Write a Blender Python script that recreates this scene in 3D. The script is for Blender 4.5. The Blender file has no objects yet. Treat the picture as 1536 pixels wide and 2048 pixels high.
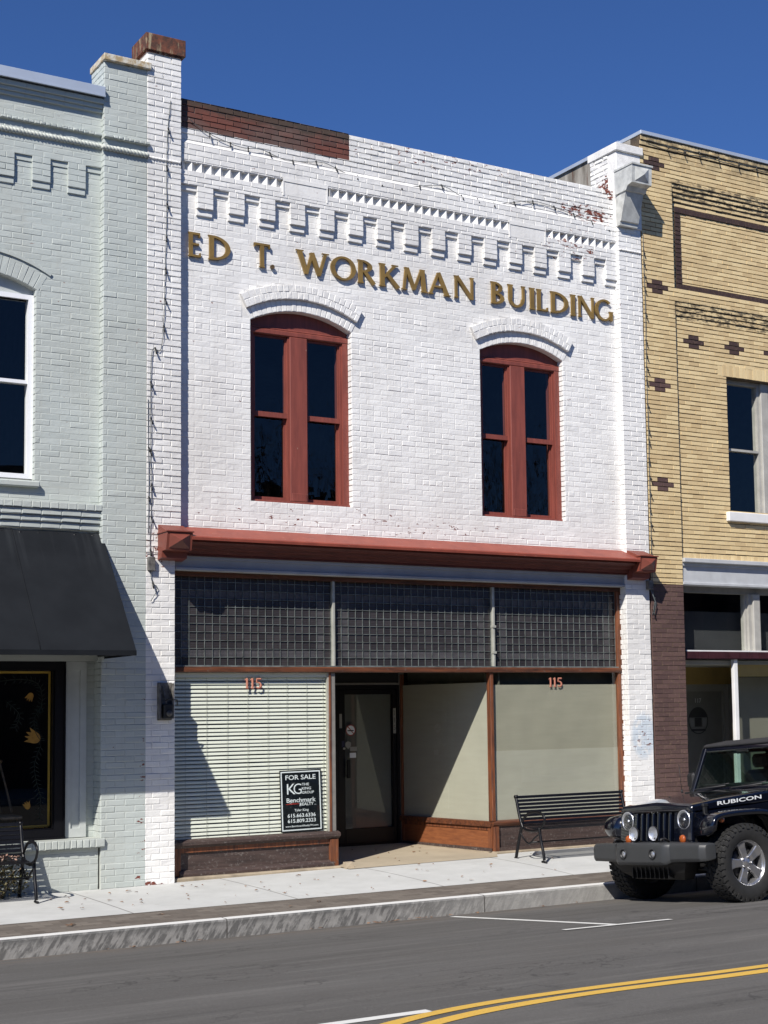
import bpy, math, random
from mathutils import Vector, Matrix
R = math.radians
random.seed(7)
SC = bpy.context.scene
COL = SC.collection

# ------------------------------------------------------------------ camera
HC = 2.17
cam_d = bpy.data.cameras.new("camera"); cam = bpy.data.objects.new("camera", cam_d); COL.objects.link(cam)
SC.camera = cam
cam_d.sensor_fit = 'AUTO'; cam_d.sensor_width = 36.0
cam_d.lens = 3015.0 / 2048 * 36.0
cam_d.shift_x = -132.2 / 2048; cam_d.shift_y = 132.1 / 2048
cam_d.clip_start = 0.1; cam_d.clip_end = 3000
_p, _y, _r = R(5.0326), R(31.9698), R(-0.8761)
fw = Vector((math.sin(_y)*math.cos(_p), math.cos(_y)*math.cos(_p), math.sin(_p)))
rt = Vector((math.cos(_y), -math.sin(_y), 0)); up = rt.cross(fw)
r2 = rt*math.cos(_r) + up*math.sin(_r); u2 = up*math.cos(_r) - rt*math.sin(_r)
cm = Matrix((r2, u2, -fw)).transposed().to_4x4(); cm.translation = (0, 0, HC)
cam.matrix_world = cm

# ------------------------------------------------------------------ sun and sky
SUN = Vector((1.362, 1.048, -1.546)).normalized()      # direction the light travels
el = math.asin(-SUN.z); az = math.atan2(-SUN.x, -SUN.y)
w = bpy.data.worlds.new("World"); SC.world = w; w.use_nodes = True
wn = w.node_tree; bg = wn.nodes['Background']
sky = wn.nodes.new('ShaderNodeTexSky'); sky.sky_type = 'NISHITA'; sky.sun_disc = False
sky.sun_elevation = el; sky.sun_rotation = az; sky.air_density = 1.0; sky.dust_density = 0.0; sky.ozone_density = 5.0
sky.altitude = 900
tint = wn.nodes.new('ShaderNodeMix'); tint.data_type = 'RGBA'; tint.blend_type = 'MULTIPLY'; tint.inputs[0].default_value = 1.0
tint.inputs[7].default_value = (.71, 1.0, 1.50, 1)      # clear dry winter sky, deeper blue than the model's default air
wn.links.new(sky.outputs[0], tint.inputs[6]); wn.links.new(tint.outputs[2], bg.inputs[0]); bg.inputs[1].default_value = 0.05
sl = bpy.data.lights.new("sun", 'SUN'); sl.energy = 5.0; sl.angle = R(0.5); sl.color = (1.0, 0.95, 0.88)
so = bpy.data.objects.new("sun", sl); COL.objects.link(so)
so.rotation_euler = SUN.to_track_quat('-Z', 'Y').to_euler()
SC.view_settings.view_transform = 'Standard'; SC.view_settings.look = 'None'
SC.view_settings.exposure = 0.38; SC.view_settings.gamma = 1.0

# ------------------------------------------------------------------ material helpers
class NT:
    def __init__(s, name):
        s.m = bpy.data.materials.new(name); s.m.use_nodes = True
        s.t = s.m.node_tree; s.n = s.t.nodes; s.n.clear()
        s.out = s.n.new('ShaderNodeOutputMaterial')
    def node(s, typ, ins=None, **kw):
        x = s.n.new('ShaderNode' + typ)
        for k, v in kw.items(): setattr(x, k, v)
        if ins:
            for k, v in ins.items(): s.set(x.inputs[k], v)
        return x
    def set(s, sock, v):
        if isinstance(v, bpy.types.NodeSocket): s.t.links.new(v, sock)
        elif isinstance(v, bpy.types.Node): s.t.links.new(v.outputs[0], sock)
        else:
            if sock.type == 'RGBA' and len(v) == 3: v = (*v, 1)
            sock.default_value = v
    def pos(s, scale=(1, 1, 1), loc=(0, 0, 0)):
        g = s.node('NewGeometry')
        return s.node('Mapping', {'Vector': g.outputs['Position'], 'Scale': scale, 'Location': loc}).outputs[0]
    def opos(s, scale=(1, 1, 1), loc=(0, 0, 0)):
        g = s.node('TexCoord')
        return s.node('Mapping', {'Vector': g.outputs['Object'], 'Scale': scale, 'Location': loc}).outputs[0]
    def noise(s, vec, scale, detail=4, rough=.55, dist=0):
        return s.node('TexNoise', {'Vector': vec, 'Scale': scale, 'Detail': detail, 'Roughness': rough, 'Distortion': dist}).outputs[0]
    def ramp(s, fac, lo, hi, a=0., b=1.):
        return s.node('MapRange', {'Value': fac, 'From Min': lo, 'From Max': hi, 'To Min': a, 'To Max': b}).outputs[0]
    def mix(s, fac, a, b, mode='MIX'):
        x = s.n.new('ShaderNodeMix'); x.data_type = 'RGBA'; x.blend_type = mode
        s.set(x.inputs[0], fac); s.set(x.inputs[6], a); s.set(x.inputs[7], b); return x.outputs[2]
    def math(s, op, a, b=0., c=0.):
        x = s.n.new('ShaderNodeMath'); x.operation = op
        s.set(x.inputs[0], a); s.set(x.inputs[1], b); s.set(x.inputs[2], c); return x.outputs[0]
    def bump(s, h, strength=.3, dist=.01):
        return s.node('Bump', {'Height': h, 'Strength': strength, 'Distance': dist}).outputs[0]
    def done(s, color, rough=.6, normal=None, metallic=0., spec=.5, coat=0., **k):
        b = s.node('BsdfPrincipled', {'Base Color': color, 'Roughness': rough, 'Metallic': metallic, 'Specular IOR Level': spec, 'Coat Weight': coat})
        for kk, v in k.items(): s.set(b.inputs[kk.replace('_', ' ')], v)
        if normal is not None: s.set(b.inputs['Normal'], normal)
        s.t.links.new(b.outputs[0], s.out.inputs[0]); return s.m

def xyz(t, vec):
    x = t.node('SeparateXYZ', {0: vec}); return x.outputs
def boxmask(t, c, half, soft):
    """1 inside an ellipsoid round c (world)"""
    g = t.node('NewGeometry')
    m = t.node('Mapping', {'Vector': g.outputs['Position'], 'Location': (-c[0]/half[0], -c[1]/half[1], -c[2]/half[2]), 'Scale': (1/half[0], 1/half[1], 1/half[2])})
    l = t.node('VectorMath', {0: m.outputs[0]}, operation='LENGTH').outputs['Value']
    return t.ramp(l, 1.0, 1.0-soft)

def simple(name, col, rough=.6, var=.12, scale=6., bump=.15, bscale=60., metallic=0., spec=.5, coat=0., bdist=.004):
    t = NT(name); p = t.opos()
    n = t.noise(p, scale, 5); c2 = tuple(max(0, v*(1-var*2.2)) for v in col)
    c = t.mix(t.ramp(n, .3, .7), c2, col)
    b = t.bump(t.noise(p, bscale, 3), bump, bdist)
    return t.done(c, rough, b, metallic, spec, coat)

def mat_paint_brick(name, base, alt, dirt, peels=(), patch=None, bumpy=.35):
    t = NT(name); a = t.node('Attribute', attribute_name='bk'); x = xyz(t, a.outputs['Vector'])
    p = t.pos()
    c = t.mix(x[0], base, alt)
    big = t.noise(t.pos((1, 1, .45)), 1.1, 5, .6)
    c = t.mix(t.ramp(big, .42, .75, 0, .55), c, dirt)
    st = t.noise(t.pos((7, 7, .5)), 1.6, 4, .6)
    c = t.mix(t.ramp(st, .55, .8, 0, .35), c, dirt)
    fine = t.noise(p, 38, 5, .7)
    c = t.mix(t.ramp(fine, .66, .74, 0, .45), c, tuple(v*.55 for v in base))
    if patch:
        m = t.math('MULTIPLY', boxmask(t, patch[0], patch[1], .25), t.ramp(t.noise(p, 9, 3), .35, .45))
        c = t.mix(m, c, patch[2])
    pn = t.noise(t.pos((.65, 1, 1.5)), 16, 6, .65)
    # a few chips anywhere, many where the paint is failing
    m = t.ramp(pn, .745, .755)
    for (cc, hh, th) in peels:
        mm = t.math('MULTIPLY', boxmask(t, cc, hh, .6), .5)
        m = t.math('MAXIMUM', m, t.ramp(t.math('ADD', pn, t.math('MULTIPLY', mm, th)), .70, .715))
    c = t.mix(m, c, (.16, .045, .03))
    # joint faces lean partly towards the dirt colour
    c = t.mix(t.math('MULTIPLY', x[1], .35), c, dirt)
    h = t.math('ADD', t.math('MULTIPLY', t.noise(p, 22, 6, .65), 1.0), t.math('MULTIPLY', m, -.5))
    return t.done(c, .62, t.bump(h, bumpy, .012), spec=.35)

M = {}
M['white_brick'] = mat_paint_brick('white_brick', (.80, .795, .77), (.70, .695, .68), (.52, .50, .47),
    peels=[((12.95, 16.9, 9.27), (.75, .4, .22), .38), ((12.7, 16.9, 8.75), (.8, .4, .35), .27), ((13.42, 17, 9.75), (.25, .5, .35), .45), ((10.6, 16.9, 9.6), (2.5, .4, .25), .18), ((13.68, 16.8, 1.72), (.2, .4, .42), .22), ((9.5, 16.9, 4.6), (3, .4, .25), .15), ((6.4, 16.8, 4.1), (.3, .4, .4), .22), ((6.35, 16.8, .2), (.3, .4, .12), .45)],
    patch=((13.68, 16.8, 1.78), (.24, .3, .36), (.55, .61, .66)))
M['white_arch'] = M['white_brick']
M['gray_brick'] = mat_paint_brick('gray_brick', (.465, .505, .482), (.42, .46, .44), (.39, .40, .36),
    peels=[((6.25, 16.8, .5), (.1, .3, 2.5), .2)], bumpy=.25)
def mat_red_raw():
    t = NT('bare_red_brick'); a = t.node('Attribute', attribute_name='bk'); x = xyz(t, a.outputs['Vector']); p = t.pos()
    c = t.mix(x[0], (.155, .05, .035), (.095, .035, .027))
    c = t.mix(t.ramp(t.noise(t.pos((.5, 1, 1)), 3, 5), .45, .7, 0, .75), c, (.11, .085, .075))
    z = t.math('SUBTRACT', xyz(t, t.node('NewGeometry').outputs['Position'])[2], 9.55)
    c = t.mix(t.ramp(t.math('ADD', z, t.math('MULTIPLY', t.noise(p, 7, 4), .25)), .12, .22, 0, .8), c, (.045, .035, .025))
    c = t.mix(x[1], c, (.13, .105, .09))
    return t.done(c, .85, t.bump(t.noise(p, 60, 5), .4, .006))
M['red_raw'] = mat_red_raw()
def mat_yellow():
    t = NT('yellow_brick'); a = t.node('Attribute', attribute_name='bk'); x = xyz(t, a.outputs['Vector']); p = t.pos()
    c = t.mix(x[0], (.70, .555, .31), (.54, .405, .215))
    br = t.mix(x[0], (.105, .06, .052), (.075, .042, .038))
    c = t.mix(t.ramp(x[2], .4, .6), c, br)
    c = t.mix(t.ramp(x[2], 1.05, 1.5), c, (.022, .011, .010))
    c = t.mix(x[1], c, (.085, .06, .035))
    # black weathering under the coping and on the corbel ledges
    z = xyz(t, t.node('NewGeometry').outputs['Position'])[2]
    n = t.noise(t.pos((1, 1, .8)), 5, 6, .65)
    m = t.math('MULTIPLY', t.ramp(z, 10.15, 10.62), t.ramp(n, .38, .6))
    for zz in (9.90, 8.05):
        m = t.math('MAXIMUM', m, t.math('MULTIPLY', t.ramp(t.math('ABSOLUTE', t.math('SUBTRACT', z, zz)), .16, .12), t.ramp(t.noise(t.pos((3, 1, 9)), 2.5, 6, .7), .47, .56)))
    gx_ = xyz(t, t.node('NewGeometry').outputs['Position'])[0]
    m = t.math('MULTIPLY', m, t.math('MAXIMUM', t.ramp(gx_, 14.44, 14.5), t.ramp(z, 10.2, 10.4)))
    c = t.mix(t.math('MULTIPLY', m, .82), c, (.035, .028, .02))
    c = t.mix(t.ramp(t.noise(p, 30, 5), .55, .8, 0, .35), c, (.30, .21, .11))
    return t.done(c, .72, t.bump(t.noise(p, 90, 4), .35, .004))
M['yellow_brick'] = mat_yellow()
def mat_wood(name, base, dark, pale, scale=1.0, rough=.45, wear=.5, ax=0, spot=11):
    t = NT(name); s = [18, 18, 18]; s[ax] = 1.5
    g = t.noise(t.pos(tuple(s)), 1.6*scale, 6, .65)
    c = t.mix(t.ramp(g, .35, .65), dark, base)
    n = t.noise(t.pos(), spot, 6, .7)
    c = t.mix(t.ramp(n, .66-wear*.12, .74), c, pale)
    return t.done(c, rough, t.bump(g, .25, .004), spec=.4)
M['oak'] = mat_wood('varnished_oak', (.16, .055, .024), (.05, .022, .014), (.13, .10, .085))
M['oak_v'] = mat_wood('varnished_oak_upright', (.22, .075, .03), (.07, .028, .018), (.15, .11, .09), ax=2)
M['oak_worn'] = mat_wood('weathered_kick_board', (.075, .050, .043), (.038, .026, .023), (.20, .185, .17), wear=.9, rough=.6, spot=30)
M['oak_panel'] = mat_wood('brown_bulkhead_board', (.25, .09, .035), (.16, .055, .024), (.20, .12, .08), ax=1, wear=.3)
def mat_red_paint():
    t = NT('red_painted_wood'); p = t.pos()
    g = t.noise(t.pos((12, 12, 1.3)), 1.5, 6, .6)
    c = t.mix(t.ramp(g, .35, .7), (.235, .064, .047), (.155, .044, .034))
    m = t.ramp(t.noise(t.pos((1, 1, .5)), 26, 6, .7), .70, .72)
    c = t.mix(m, c, (.52, .42, .33))
    return t.done(c, .5, t.bump(g, .3, .004), spec=.35)
M['red'] = mat_red_paint()
def mat_cornice():
    t = NT('red_painted_tin'); p = t.pos()
    n = t.noise(p, 5, 6, .65)
    c = t.mix(t.ramp(n, .35, .7), (.27, .066, .042), (.20, .048, .033))
    c = t.mix(t.ramp(t.noise(t.pos((1, 3, 3)), 13, 6, .7), .64, .70), c, (.52, .32, .26))
    return t.done(c, .5, t.bump(n, .3, .01), spec=.35)
M['tin'] = mat_cornice()
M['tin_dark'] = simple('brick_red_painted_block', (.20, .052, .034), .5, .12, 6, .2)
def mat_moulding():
    t = NT('maroon_moulding_with_shade'); p = t.pos()
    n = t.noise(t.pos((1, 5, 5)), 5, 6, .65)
    c = t.mix(t.ramp(n, .35, .7), (.135, .036, .027), (.075, .022, .018))  # maroon paint, deepened further so the colour carries shade under the flashing
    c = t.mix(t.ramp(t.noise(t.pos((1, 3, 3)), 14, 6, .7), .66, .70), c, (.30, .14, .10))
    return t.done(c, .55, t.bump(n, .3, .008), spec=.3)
M['moulding'] = mat_moulding()
def mat_rust(name, a, b):
    t = NT(name); p = t.pos()
    n = t.noise(p, 13, 6, .7); c = t.mix(t.ramp(n, .42, .58), a, b)
    c = t.mix(t.ramp(t.noise(t.pos((9, 9, 2)), 2.2, 4), .55, .68), c, (.32, .26, .16))
    return t.done(c, .8, t.bump(n, .3, .006))
M['rust'] = mat_rust('rusted_tin', (.15, .048, .025), (.06, .027, .018))
M['rust_white'] = mat_rust('stained_cap', (.55, .53, .46), (.36, .27, .15))
M['coping_metal'] = simple('coping_metal', (.52, .58, .66), .35, .06, 3, .05, metallic=.35)
M['white_trim'] = simple('white_trim', (.74, .74, .73), .5, .06, 5, .12)
M['dull_trim'] = simple('dull_grey_trim', (.42, .41, .375), .6, .12, 5, .15)
M['stucco'] = simple('white_render', (.80, .79, .765), .65, .11, 9, .6, 35)
M['gray_trim'] = simple('gray_painted_trim', (.50, .53, .515), .5, .06, 5, .12)
M['gray_sheet'] = simple('painted_sheet_metal', (.56, .57, .545), .45, .16, 9, .1)
M['beam_gray'] = simple('gray_beam', (.47, .485, .50), .6, .08, 5, .25, 30)
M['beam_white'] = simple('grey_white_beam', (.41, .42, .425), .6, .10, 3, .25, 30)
M['vinyl'] = simple('white_vinyl', (.80, .81, .83), .3, .02)
M['black_frame'] = simple('black_aluminium', (.004, .004, .006), .4, .1, bump=.02, spec=.3)
M['alu'] = simple('pale_aluminium', (.50, .50, .44), .45, .12, 9, .05, metallic=.3)
M['alu_gray'] = simple('dull_aluminium', (.22, .21, .19), .5, .12, 9, .05)
M['zinc'] = simple('zinc_came', (.26, .29, .275), .45, .3, 9, .05, metallic=.4)
M['stone_base'] = simple('tan_concrete', (.40, .33, .235), .85, .22, 4, .5, 40)
M['dark'] = simple('dark_interior', (.012, .013, .014), .9)
M['interior'] = simple('dim_interior', (.05, .05, .05), .9)
M['gray_int'] = simple('grey_door_film', (.105, .11, .10), .55, .05)
def mat_shade(name, a, b):
    t = NT(name); g = t.noise(t.pos((.6, .6, 5)), 3, 6, .65); n = t.noise(t.pos((1, 1, .4)), 1.3, 3)
    c = t.mix(t.ramp(g, .3, .7), a, b); c = t.mix(t.ramp(n, .35, .7, 0, .4), c, tuple(v*.86 for v in b))
    return t.done(c, .85, t.bump(t.noise(t.pos((1, 1, 1)), 1.2, 2), .5, .06))
M['shade'] = mat_shade('beige_shade_paper', (.345, .325, .255), (.31, .295, .23))
M['shade_low'] = mat_shade('lighter_shade_paper', (.42, .405, .335), (.38, .365, .30))
M['shade_dim'] = simple('dim_beige_board', (.17, .165, .13), .8, .08, 2)
M['dim_shade'] = simple('dim_roller_shade', (.035, .037, .040), .9, .1, 3)
M['shade_top'] = simple('dark_backing_strip', (.10, .10, .07), .8, .1)
M['blind'] = simple('pale_blind_slat', (.77, .775, .69), .45, .03, 2)
M['cord'] = simple('cord', (.35, .36, .30), .8)
M['sign_black'] = simple('sign_black', (.006, .009, .012), .3, .05, bump=0)
M['ink_white'] = simple('white_print', (.78, .82, .84), .5, .02, bump=0)
M['ink_red'] = simple('red_print', (.35, .03, .02), .5, .02, bump=0)
M['pink'] = simple('salmon_numeral', (.62, .26, .17), .5, .05, bump=0)
M['pink_edge'] = simple('numeral_outline', (.22, .06, .05), .5, .05, bump=0)
M['gold'] = simple('gold_paint', (.30, .19, .055), .42, .16, 5, .15, 40, metallic=.25)
M['bronze'] = simple('dark_bronze_letter_edge', (.12, .08, .035), .5, .1)
M['yellow_line'] = None
M['iron'] = simple('black_iron', (.006, .006, .008), .4, .2, 20, .1, spec=.35)
M['box_metal'] = simple('weathered_box_metal', (.20, .19, .175), .6, .35, 14, .3)
M['box_dark'] = simple('scorched_metal', (.02, .02, .02), .6, .2)
M['cable'] = simple('grey_cable', (.10, .115, .12), .6, .1)
M['socket'] = simple('cable_socket', (.02, .022, .022), .5)
M['rope'] = simple('painted_rope_moulding', (.50, .525, .48), .6, .08, 12, .2)
M['ylw_soffit'] = simple('ochre_soffit', (.42, .30, .10), .7, .1, 3)
M['maroon'] = simple('maroon_glazed_brick', (.055, .018, .022), .3, .2, 8, .1)
M['door_gray'] = simple('grey_green_door', (.22, .225, .20), .5, .06)
M['decal_pale'] = simple('pale_decal', (.30, .305, .28), .6, .05, bump=0)
M['decal_dark'] = simple('dark_decal', (.05, .052, .05), .6, .05, bump=0)
M['blue_decal'] = simple('blue_decal', (.01, .012, .05), .5, .05, bump=0)
M['tulip'] = simple('orange_tulip_paint', (.36, .18, .02), .6, .15, 30, 0)
M['gold_line'] = simple('gold_window_line', (.42, .27, .035), .5, .1, 10, 0)
M['vine'] = simple('green_vine_paint', (.006, .017, .009), .6, .1, 10, 0)
M['cane'] = simple('pale_cane', (.30, .21, .13), .6, .3, 15)
def mat_awning():
    t = NT('charcoal_canvas'); p = t.pos()
    c = t.mix(t.ramp(t.noise(p, 3, 5), .35, .7), (.0055, .007, .0095), (.009, .011, .014))
    z = xyz(t, t.node('NewGeometry').outputs['Position'])[2]
    st = t.math('MULTIPLY', t.ramp(z, 3.75, 4.25), t.ramp(t.noise(t.pos((8, .2, .5)), 1, 3), .5, .7))
    c = t.mix(t.math('MULTIPLY', st, .5), c, (.045, .05, .055))
    v = t.node('TexVoronoi', {'Vector': t.pos((9, .01, .01)), 'Scale': 1.0}).outputs[0]
    return t.done(c, .8, t.bump(t.noise(p, 400, 2), .2, .001), spec=.2)
M['awning'] = mat_awning()

def mat_glass(name, tint=(.9, .95, .93), wavy=.0, wscale=3., refl=1.0, rough=0., ior=1.5):
    t = NT(name)
    nrm = None
    if wavy: nrm = t.bump(t.noise(t.pos((1, 1, .55)), wscale, 2, .4), wavy, .02)
    tr = t.node('BsdfTransparent', {'Color': tint}); gl = t.node('BsdfGlossy', {'Color': (1, 1, 1), 'Roughness': rough})
    bf = t.node('NewGeometry').outputs['Backfacing']
    fr = t.node('Fresnel', {'IOR': t.ramp(bf, 0, 1, ior, 1/ior)})
    if nrm is not None: t.set(gl.inputs['Normal'], nrm); t.set(fr.inputs['Normal'], nrm)
    f = t.math('MULTIPLY', fr.outputs[0], refl)
    mx = t.node('MixShader', {0: f, 1: tr.outputs[0], 2: gl.outputs[0]})
    t.t.links.new(mx.outputs[0], t.out.inputs[0]); return t.m
M['glass'] = mat_glass('shop_glass', (.94, .96, .94), wavy=.06, wscale=1.5, refl=1.0)
M['glass_old'] = mat_glass('old_wavy_glass', (.8, .85, .85), wavy=.5, wscale=4, refl=1.0)
M['glass_car'] = mat_glass('windscreen_glass', (.55, .68, .62), refl=1.3)

# ------------------------------------------------------------------ mesh builder
class MB:
    def __init__(s, seed=1):
        s.v = []; s.f = []; s.a = []; s.mi = []; s.rng = random.Random(seed); s.cur = 0; s.at = (.5, 0, 0); s.sm = []
    def add(s, vs, fs, attr=None, smooth=False):
        o = len(s.v); s.v += [tuple(v) for v in vs]
        for f in fs:
            s.f.append([i+o for i in f]); s.a.append(attr or s.at); s.mi.append(s.cur); s.sm.append(smooth)
    def quad(s, a, b, c, d, attr=None): s.add([a, b, c, d], [(0, 1, 2, 3)], attr)
    def box(s, x0, x1, y0, y1, z0, z1, attr=None, bev=0.):
        if x0 > x1: x0, x1 = x1, x0
        if y0 > y1: y0, y1 = y1, y0
        if z0 > z1: z0, z1 = z1, z0
        if bev > 0:
            b = min(bev, (x1-x0)*.45, (y1-y0)*.45, (z1-z0)*.45)
            vs = []; idx = {}
            X = (x0, x1); Y = (y0, y1); Z = (z0, z1)
            for i in (0, 1):
                for j in (0, 1):
                    for k in (0, 1):
                        sx, sy, sz = (1-2*i), (1-2*j), (1-2*k)
                        idx[i, j, k, 0] = len(vs); vs.append((X[i], Y[j]+sy*b, Z[k]+sz*b))
                        idx[i, j, k, 1] = len(vs); vs.append((X[i]+sx*b, Y[j], Z[k]+sz*b))
                        idx[i, j, k, 2] = len(vs); vs.append((X[i]+sx*b, Y[j]+sy*b, Z[k]))
            g = lambda i, j, k, a: idx[i, j, k, a]
            fs = []
            for i in (0, 1): fs.append([g(i, 0, 0, 0), g(i, 0, 1, 0), g(i, 1, 1, 0), g(i, 1, 0, 0)])
            for j in (0, 1): fs.append([g(0, j, 0, 1), g(1, j, 0, 1), g(1, j, 1, 1), g(0, j, 1, 1)])
            for k in (0, 1): fs.append([g(0, 0, k, 2), g(0, 1, k, 2), g(1, 1, k, 2), g(1, 0, k, 2)])
            for j in (0, 1):
                for k in (0, 1): fs.append([g(0, j, k, 1), g(0, j, k, 2), g(1, j, k, 2), g(1, j, k, 1)])
            for i in (0, 1):
                for k in (0, 1): fs.append([g(i, 0, k, 0), g(i, 0, k, 2), g(i, 1, k, 2), g(i, 1, k, 0)])
            for i in (0, 1):
                for j in (0, 1): fs.append([g(i, j, 0, 0), g(i, j, 0, 1), g(i, j, 1, 1), g(i, j, 1, 0)])
            for i in (0, 1):
                for j in (0, 1):
                    for k in (0, 1): fs.append([g(i, j, k, 0), g(i, j, k, 1), g(i, j, k, 2)])
            s.add(vs, fs, attr); return
        vs = [(x, y, z) for x in (x0, x1) for y in (y0, y1) for z in (z0, z1)]
        s.add(vs, [(0, 1, 3, 2), (4, 6, 7, 5), (0, 4, 5, 1), (2, 3, 7, 6), (0, 2, 6, 4), (1, 5, 7, 3)], attr)
    def prism(s, poly, mp, d0, d1, attr=None, smooth=False):
        """poly: 2D list; mp(u, v, d) -> world; extruded from d0 to d1"""
        n = len(poly)
        vs = [mp(u, v, d0) for u, v in poly] + [mp(u, v, d1) for u, v in poly]
        s.add(vs, [tuple(range(n)), tuple(range(2*n-1, n-1, -1))] + [(i, (i+1) % n, n+(i+1) % n, n+i) for i in range(n)], attr, smooth)
    def sweep(s, prof, x0, x1, attr=None, axis='x'):
        """profile list of (y, z) extruded along x, closed"""
        s.prism(prof, lambda u, v, d: (d, u, v), x0, x1, attr)
    def tube(s, pts, r, n=8, closed=False, cap=True, attr=None, flat=None):
        pts = [Vector(p) for p in pts]; m = len(pts); rings = []
        rr = r if isinstance(r, (list, tuple)) else [r]*m
        prev = None
        for i, p in enumerate(pts):
            if closed: t = pts[(i+1) % m] - pts[i-1]
            else: t = pts[min(i+1, m-1)] - pts[max(i-1, 0)]
            t.normalize()
            ref = prev if prev is not None else (Vector((0, 0, 1)) if abs(t.z) < .9 else Vector((0, 1, 0)))
            a = (ref - t*ref.dot(t)).normalized(); prev = a; b = t.cross(a)
            rings.append([p + a*math.cos(2*math.pi*k/n)*rr[i]*(flat[0] if flat else 1) + b*math.sin(2*math.pi*k/n)*rr[i]*(flat[1] if flat else 1) for k in range(n)])
        vs = [v for rg in rings for v in rg]; fs = []
        for i in range(m if closed else m-1):
            j = (i+1) % m
            for k in range(n): fs.append((i*n+k, i*n+(k+1) % n, j*n+(k+1) % n, j*n+k))
        if cap and not closed: fs += [tuple(range(n-1, -1, -1)), tuple((m-1)*n+k for k in range(n))]
        s.add(vs, fs, attr, True)
    def lathe(s, prof, c, ax, n=32, attr=None, smooth=True, arc=1.0):
        """prof: (r, h) list; axis 'x','y','z' through c"""
        c = Vector(c); vs = []; m = len(prof)
        for k in range(n):
            a = 2*math.pi*k/n; ca, sa = math.cos(a), math.sin(a)
            for r, h in prof:
                if ax == 'z': vs.append(c+Vector((r*ca, r*sa, h)))
                elif ax == 'y': vs.append(c+Vector((r*ca, h, r*sa)))
                else: vs.append(c+Vector((h, r*ca, r*sa)))
        fs = []
        for k in range(n):
            k2 = (k+1) % n
            for i in range(m-1): fs.append((k*m+i, k*m+i+1, k2*m+i+1, k2*m+i))
        s.add(vs, fs, attr, smooth)
    def build(s, name, mat, parent=None, recalc=True, **kw):
        me = bpy.data.meshes.new(name); me.from_pydata(s.v, [], s.f)
        mats = mat if isinstance(mat, (list, tuple)) else [mat]
        for m in mats: me.materials.append(m)
        at = me.attributes.new('bk', 'FLOAT_VECTOR', 'FACE')
        at.data.foreach_set('vector', [c for a in s.a for c in a])
        me.polygons.foreach_set('material_index', s.mi)
        me.polygons.foreach_set('use_smooth', s.sm)
        if recalc:
            import bmesh
            bm = bmesh.new(); bm.from_mesh(me); bmesh.ops.recalc_face_normals(bm, faces=bm.faces); bm.to_mesh(me); bm.free()
        me.update()
        o = bpy.data.objects.new(name, me); COL.objects.link(o)
        if parent:
            o.parent = parent      # parts are modelled where they stand; an Empty parent keeps them there
            if parent.type == 'EMPTY' and not parent.get('_local'): o.matrix_parent_inverse = Matrix.Translation(parent.location).inverted()
        tag(o, **kw); return o

def tag(o, label=None, cat=None, group=None, kind=None):
    if label: o['label'] = label
    if cat: o['category'] = cat
    if group: o['group'] = group
    if kind: o['kind'] = kind
    return o
def thing(name, loc, label, cat, group=None):
    o = bpy.data.objects.new(name, None); COL.objects.link(o); o.location = loc; o.empty_display_size = .2
    return tag(o, label, cat, group)
# --- brick courses ------------------------------------------------------------
def bricks(mb, mp, z0, z1, spans, course=.0714, L=.21, joint=.009, proud=.007, ch=.004, jit=.0012, uo=0., backing=True, sp=None, zref=0., header=0, gapvar=.3, par=0, soft=0., vj=1.):
    rg = mb.rng
    k = math.floor((z0-zref)/course + 1e-4)
    while zref + k*course < z1 - 1e-4:
        a = max(z0, zref+k*course); b = min(z1, zref+(k+1)*course); zc = (a+b)/2
        if b-a < .012: k += 1; continue
        for (u0, u1) in spans(zc):
            if u1-u0 < .01: continue
            if backing:
                mb.add([mp(u0, a, 0), mp(u1, a, 0), mp(u1, b, 0), mp(u0, b, 0)], [(0, 1, 2, 3)], (.5, 1, 0))
            LL = L/2 if (header and k % header == 0) else L
            off = ((k+par) % 2)*LL/2 + uo
            i0 = math.floor((u0-off)/LL); cuts = [u0]
            u = off + (i0+1)*LL
            while u < u1: cuts.append(u + rg.uniform(-1, 1)*joint*.25); u += LL
            cuts.append(u1)
            if len(cuts) > 2 and cuts[1]-cuts[0] < .045: cuts.pop(1)
            if len(cuts) > 2 and cuts[-1]-cuts[-2] < .045: cuts.pop(-2)
            cz = rg.uniform(-1, 1)*joint*.12; pf = 1-soft*rg.random()
            for i in range(len(cuts)-1):
                g = joint/2*(1+rg.uniform(-gapvar, gapvar))
                c0 = cuts[i] + (g*vj if i > 0 else 0); c1 = cuts[i+1] - (g*vj if i < len(cuts)-2 else 0)
                za, zb = a+g+cz, b-g*.6+cz
                d = max(.0012, proud*pf*(1+rg.uniform(-.35, .35))) if rg.random() > soft*.25 else .0015
                spv = sp((cuts[i]+cuts[i+1])/2, zc) if sp else 0
                j = lambda: rg.uniform(-1, 1)*jit
                e = ch
                vs = [mp(c0, za, 0), mp(c1, za, 0), mp(c1, zb, 0), mp(c0, zb, 0),
                      mp(c0+e+j(), za+e+j(), d+j()), mp(c1-e+j(), za+e+j(), d+j()), mp(c1-e+j(), zb-e+j(), d+j()), mp(c0+e+j(), zb-e+j(), d+j())]
                mb.add(vs, [(4, 5, 6, 7), (0, 1, 5, 4), (1, 2, 6, 5), (2, 3, 7, 6), (3, 0, 4, 7)], (rg.random(), 0, spv))
        k += 1
def front(Y):  return lambda u, z, d: (u, Y-d, z)
def leftf(X):  return lambda u, z, d: (X-d, u, z)
def rightf(X): return lambda u, z, d: (X+d, u, z)
def full(u0, u1): return lambda z: [(u0, u1)]
def radial(cx, cz, Y):   # u = angle*radius(1.6), z = radius
    return lambda u, r, d: (cx + r*math.sin(u/1.6), Y-d, cz + r*math.cos(u/1.6))

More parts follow.
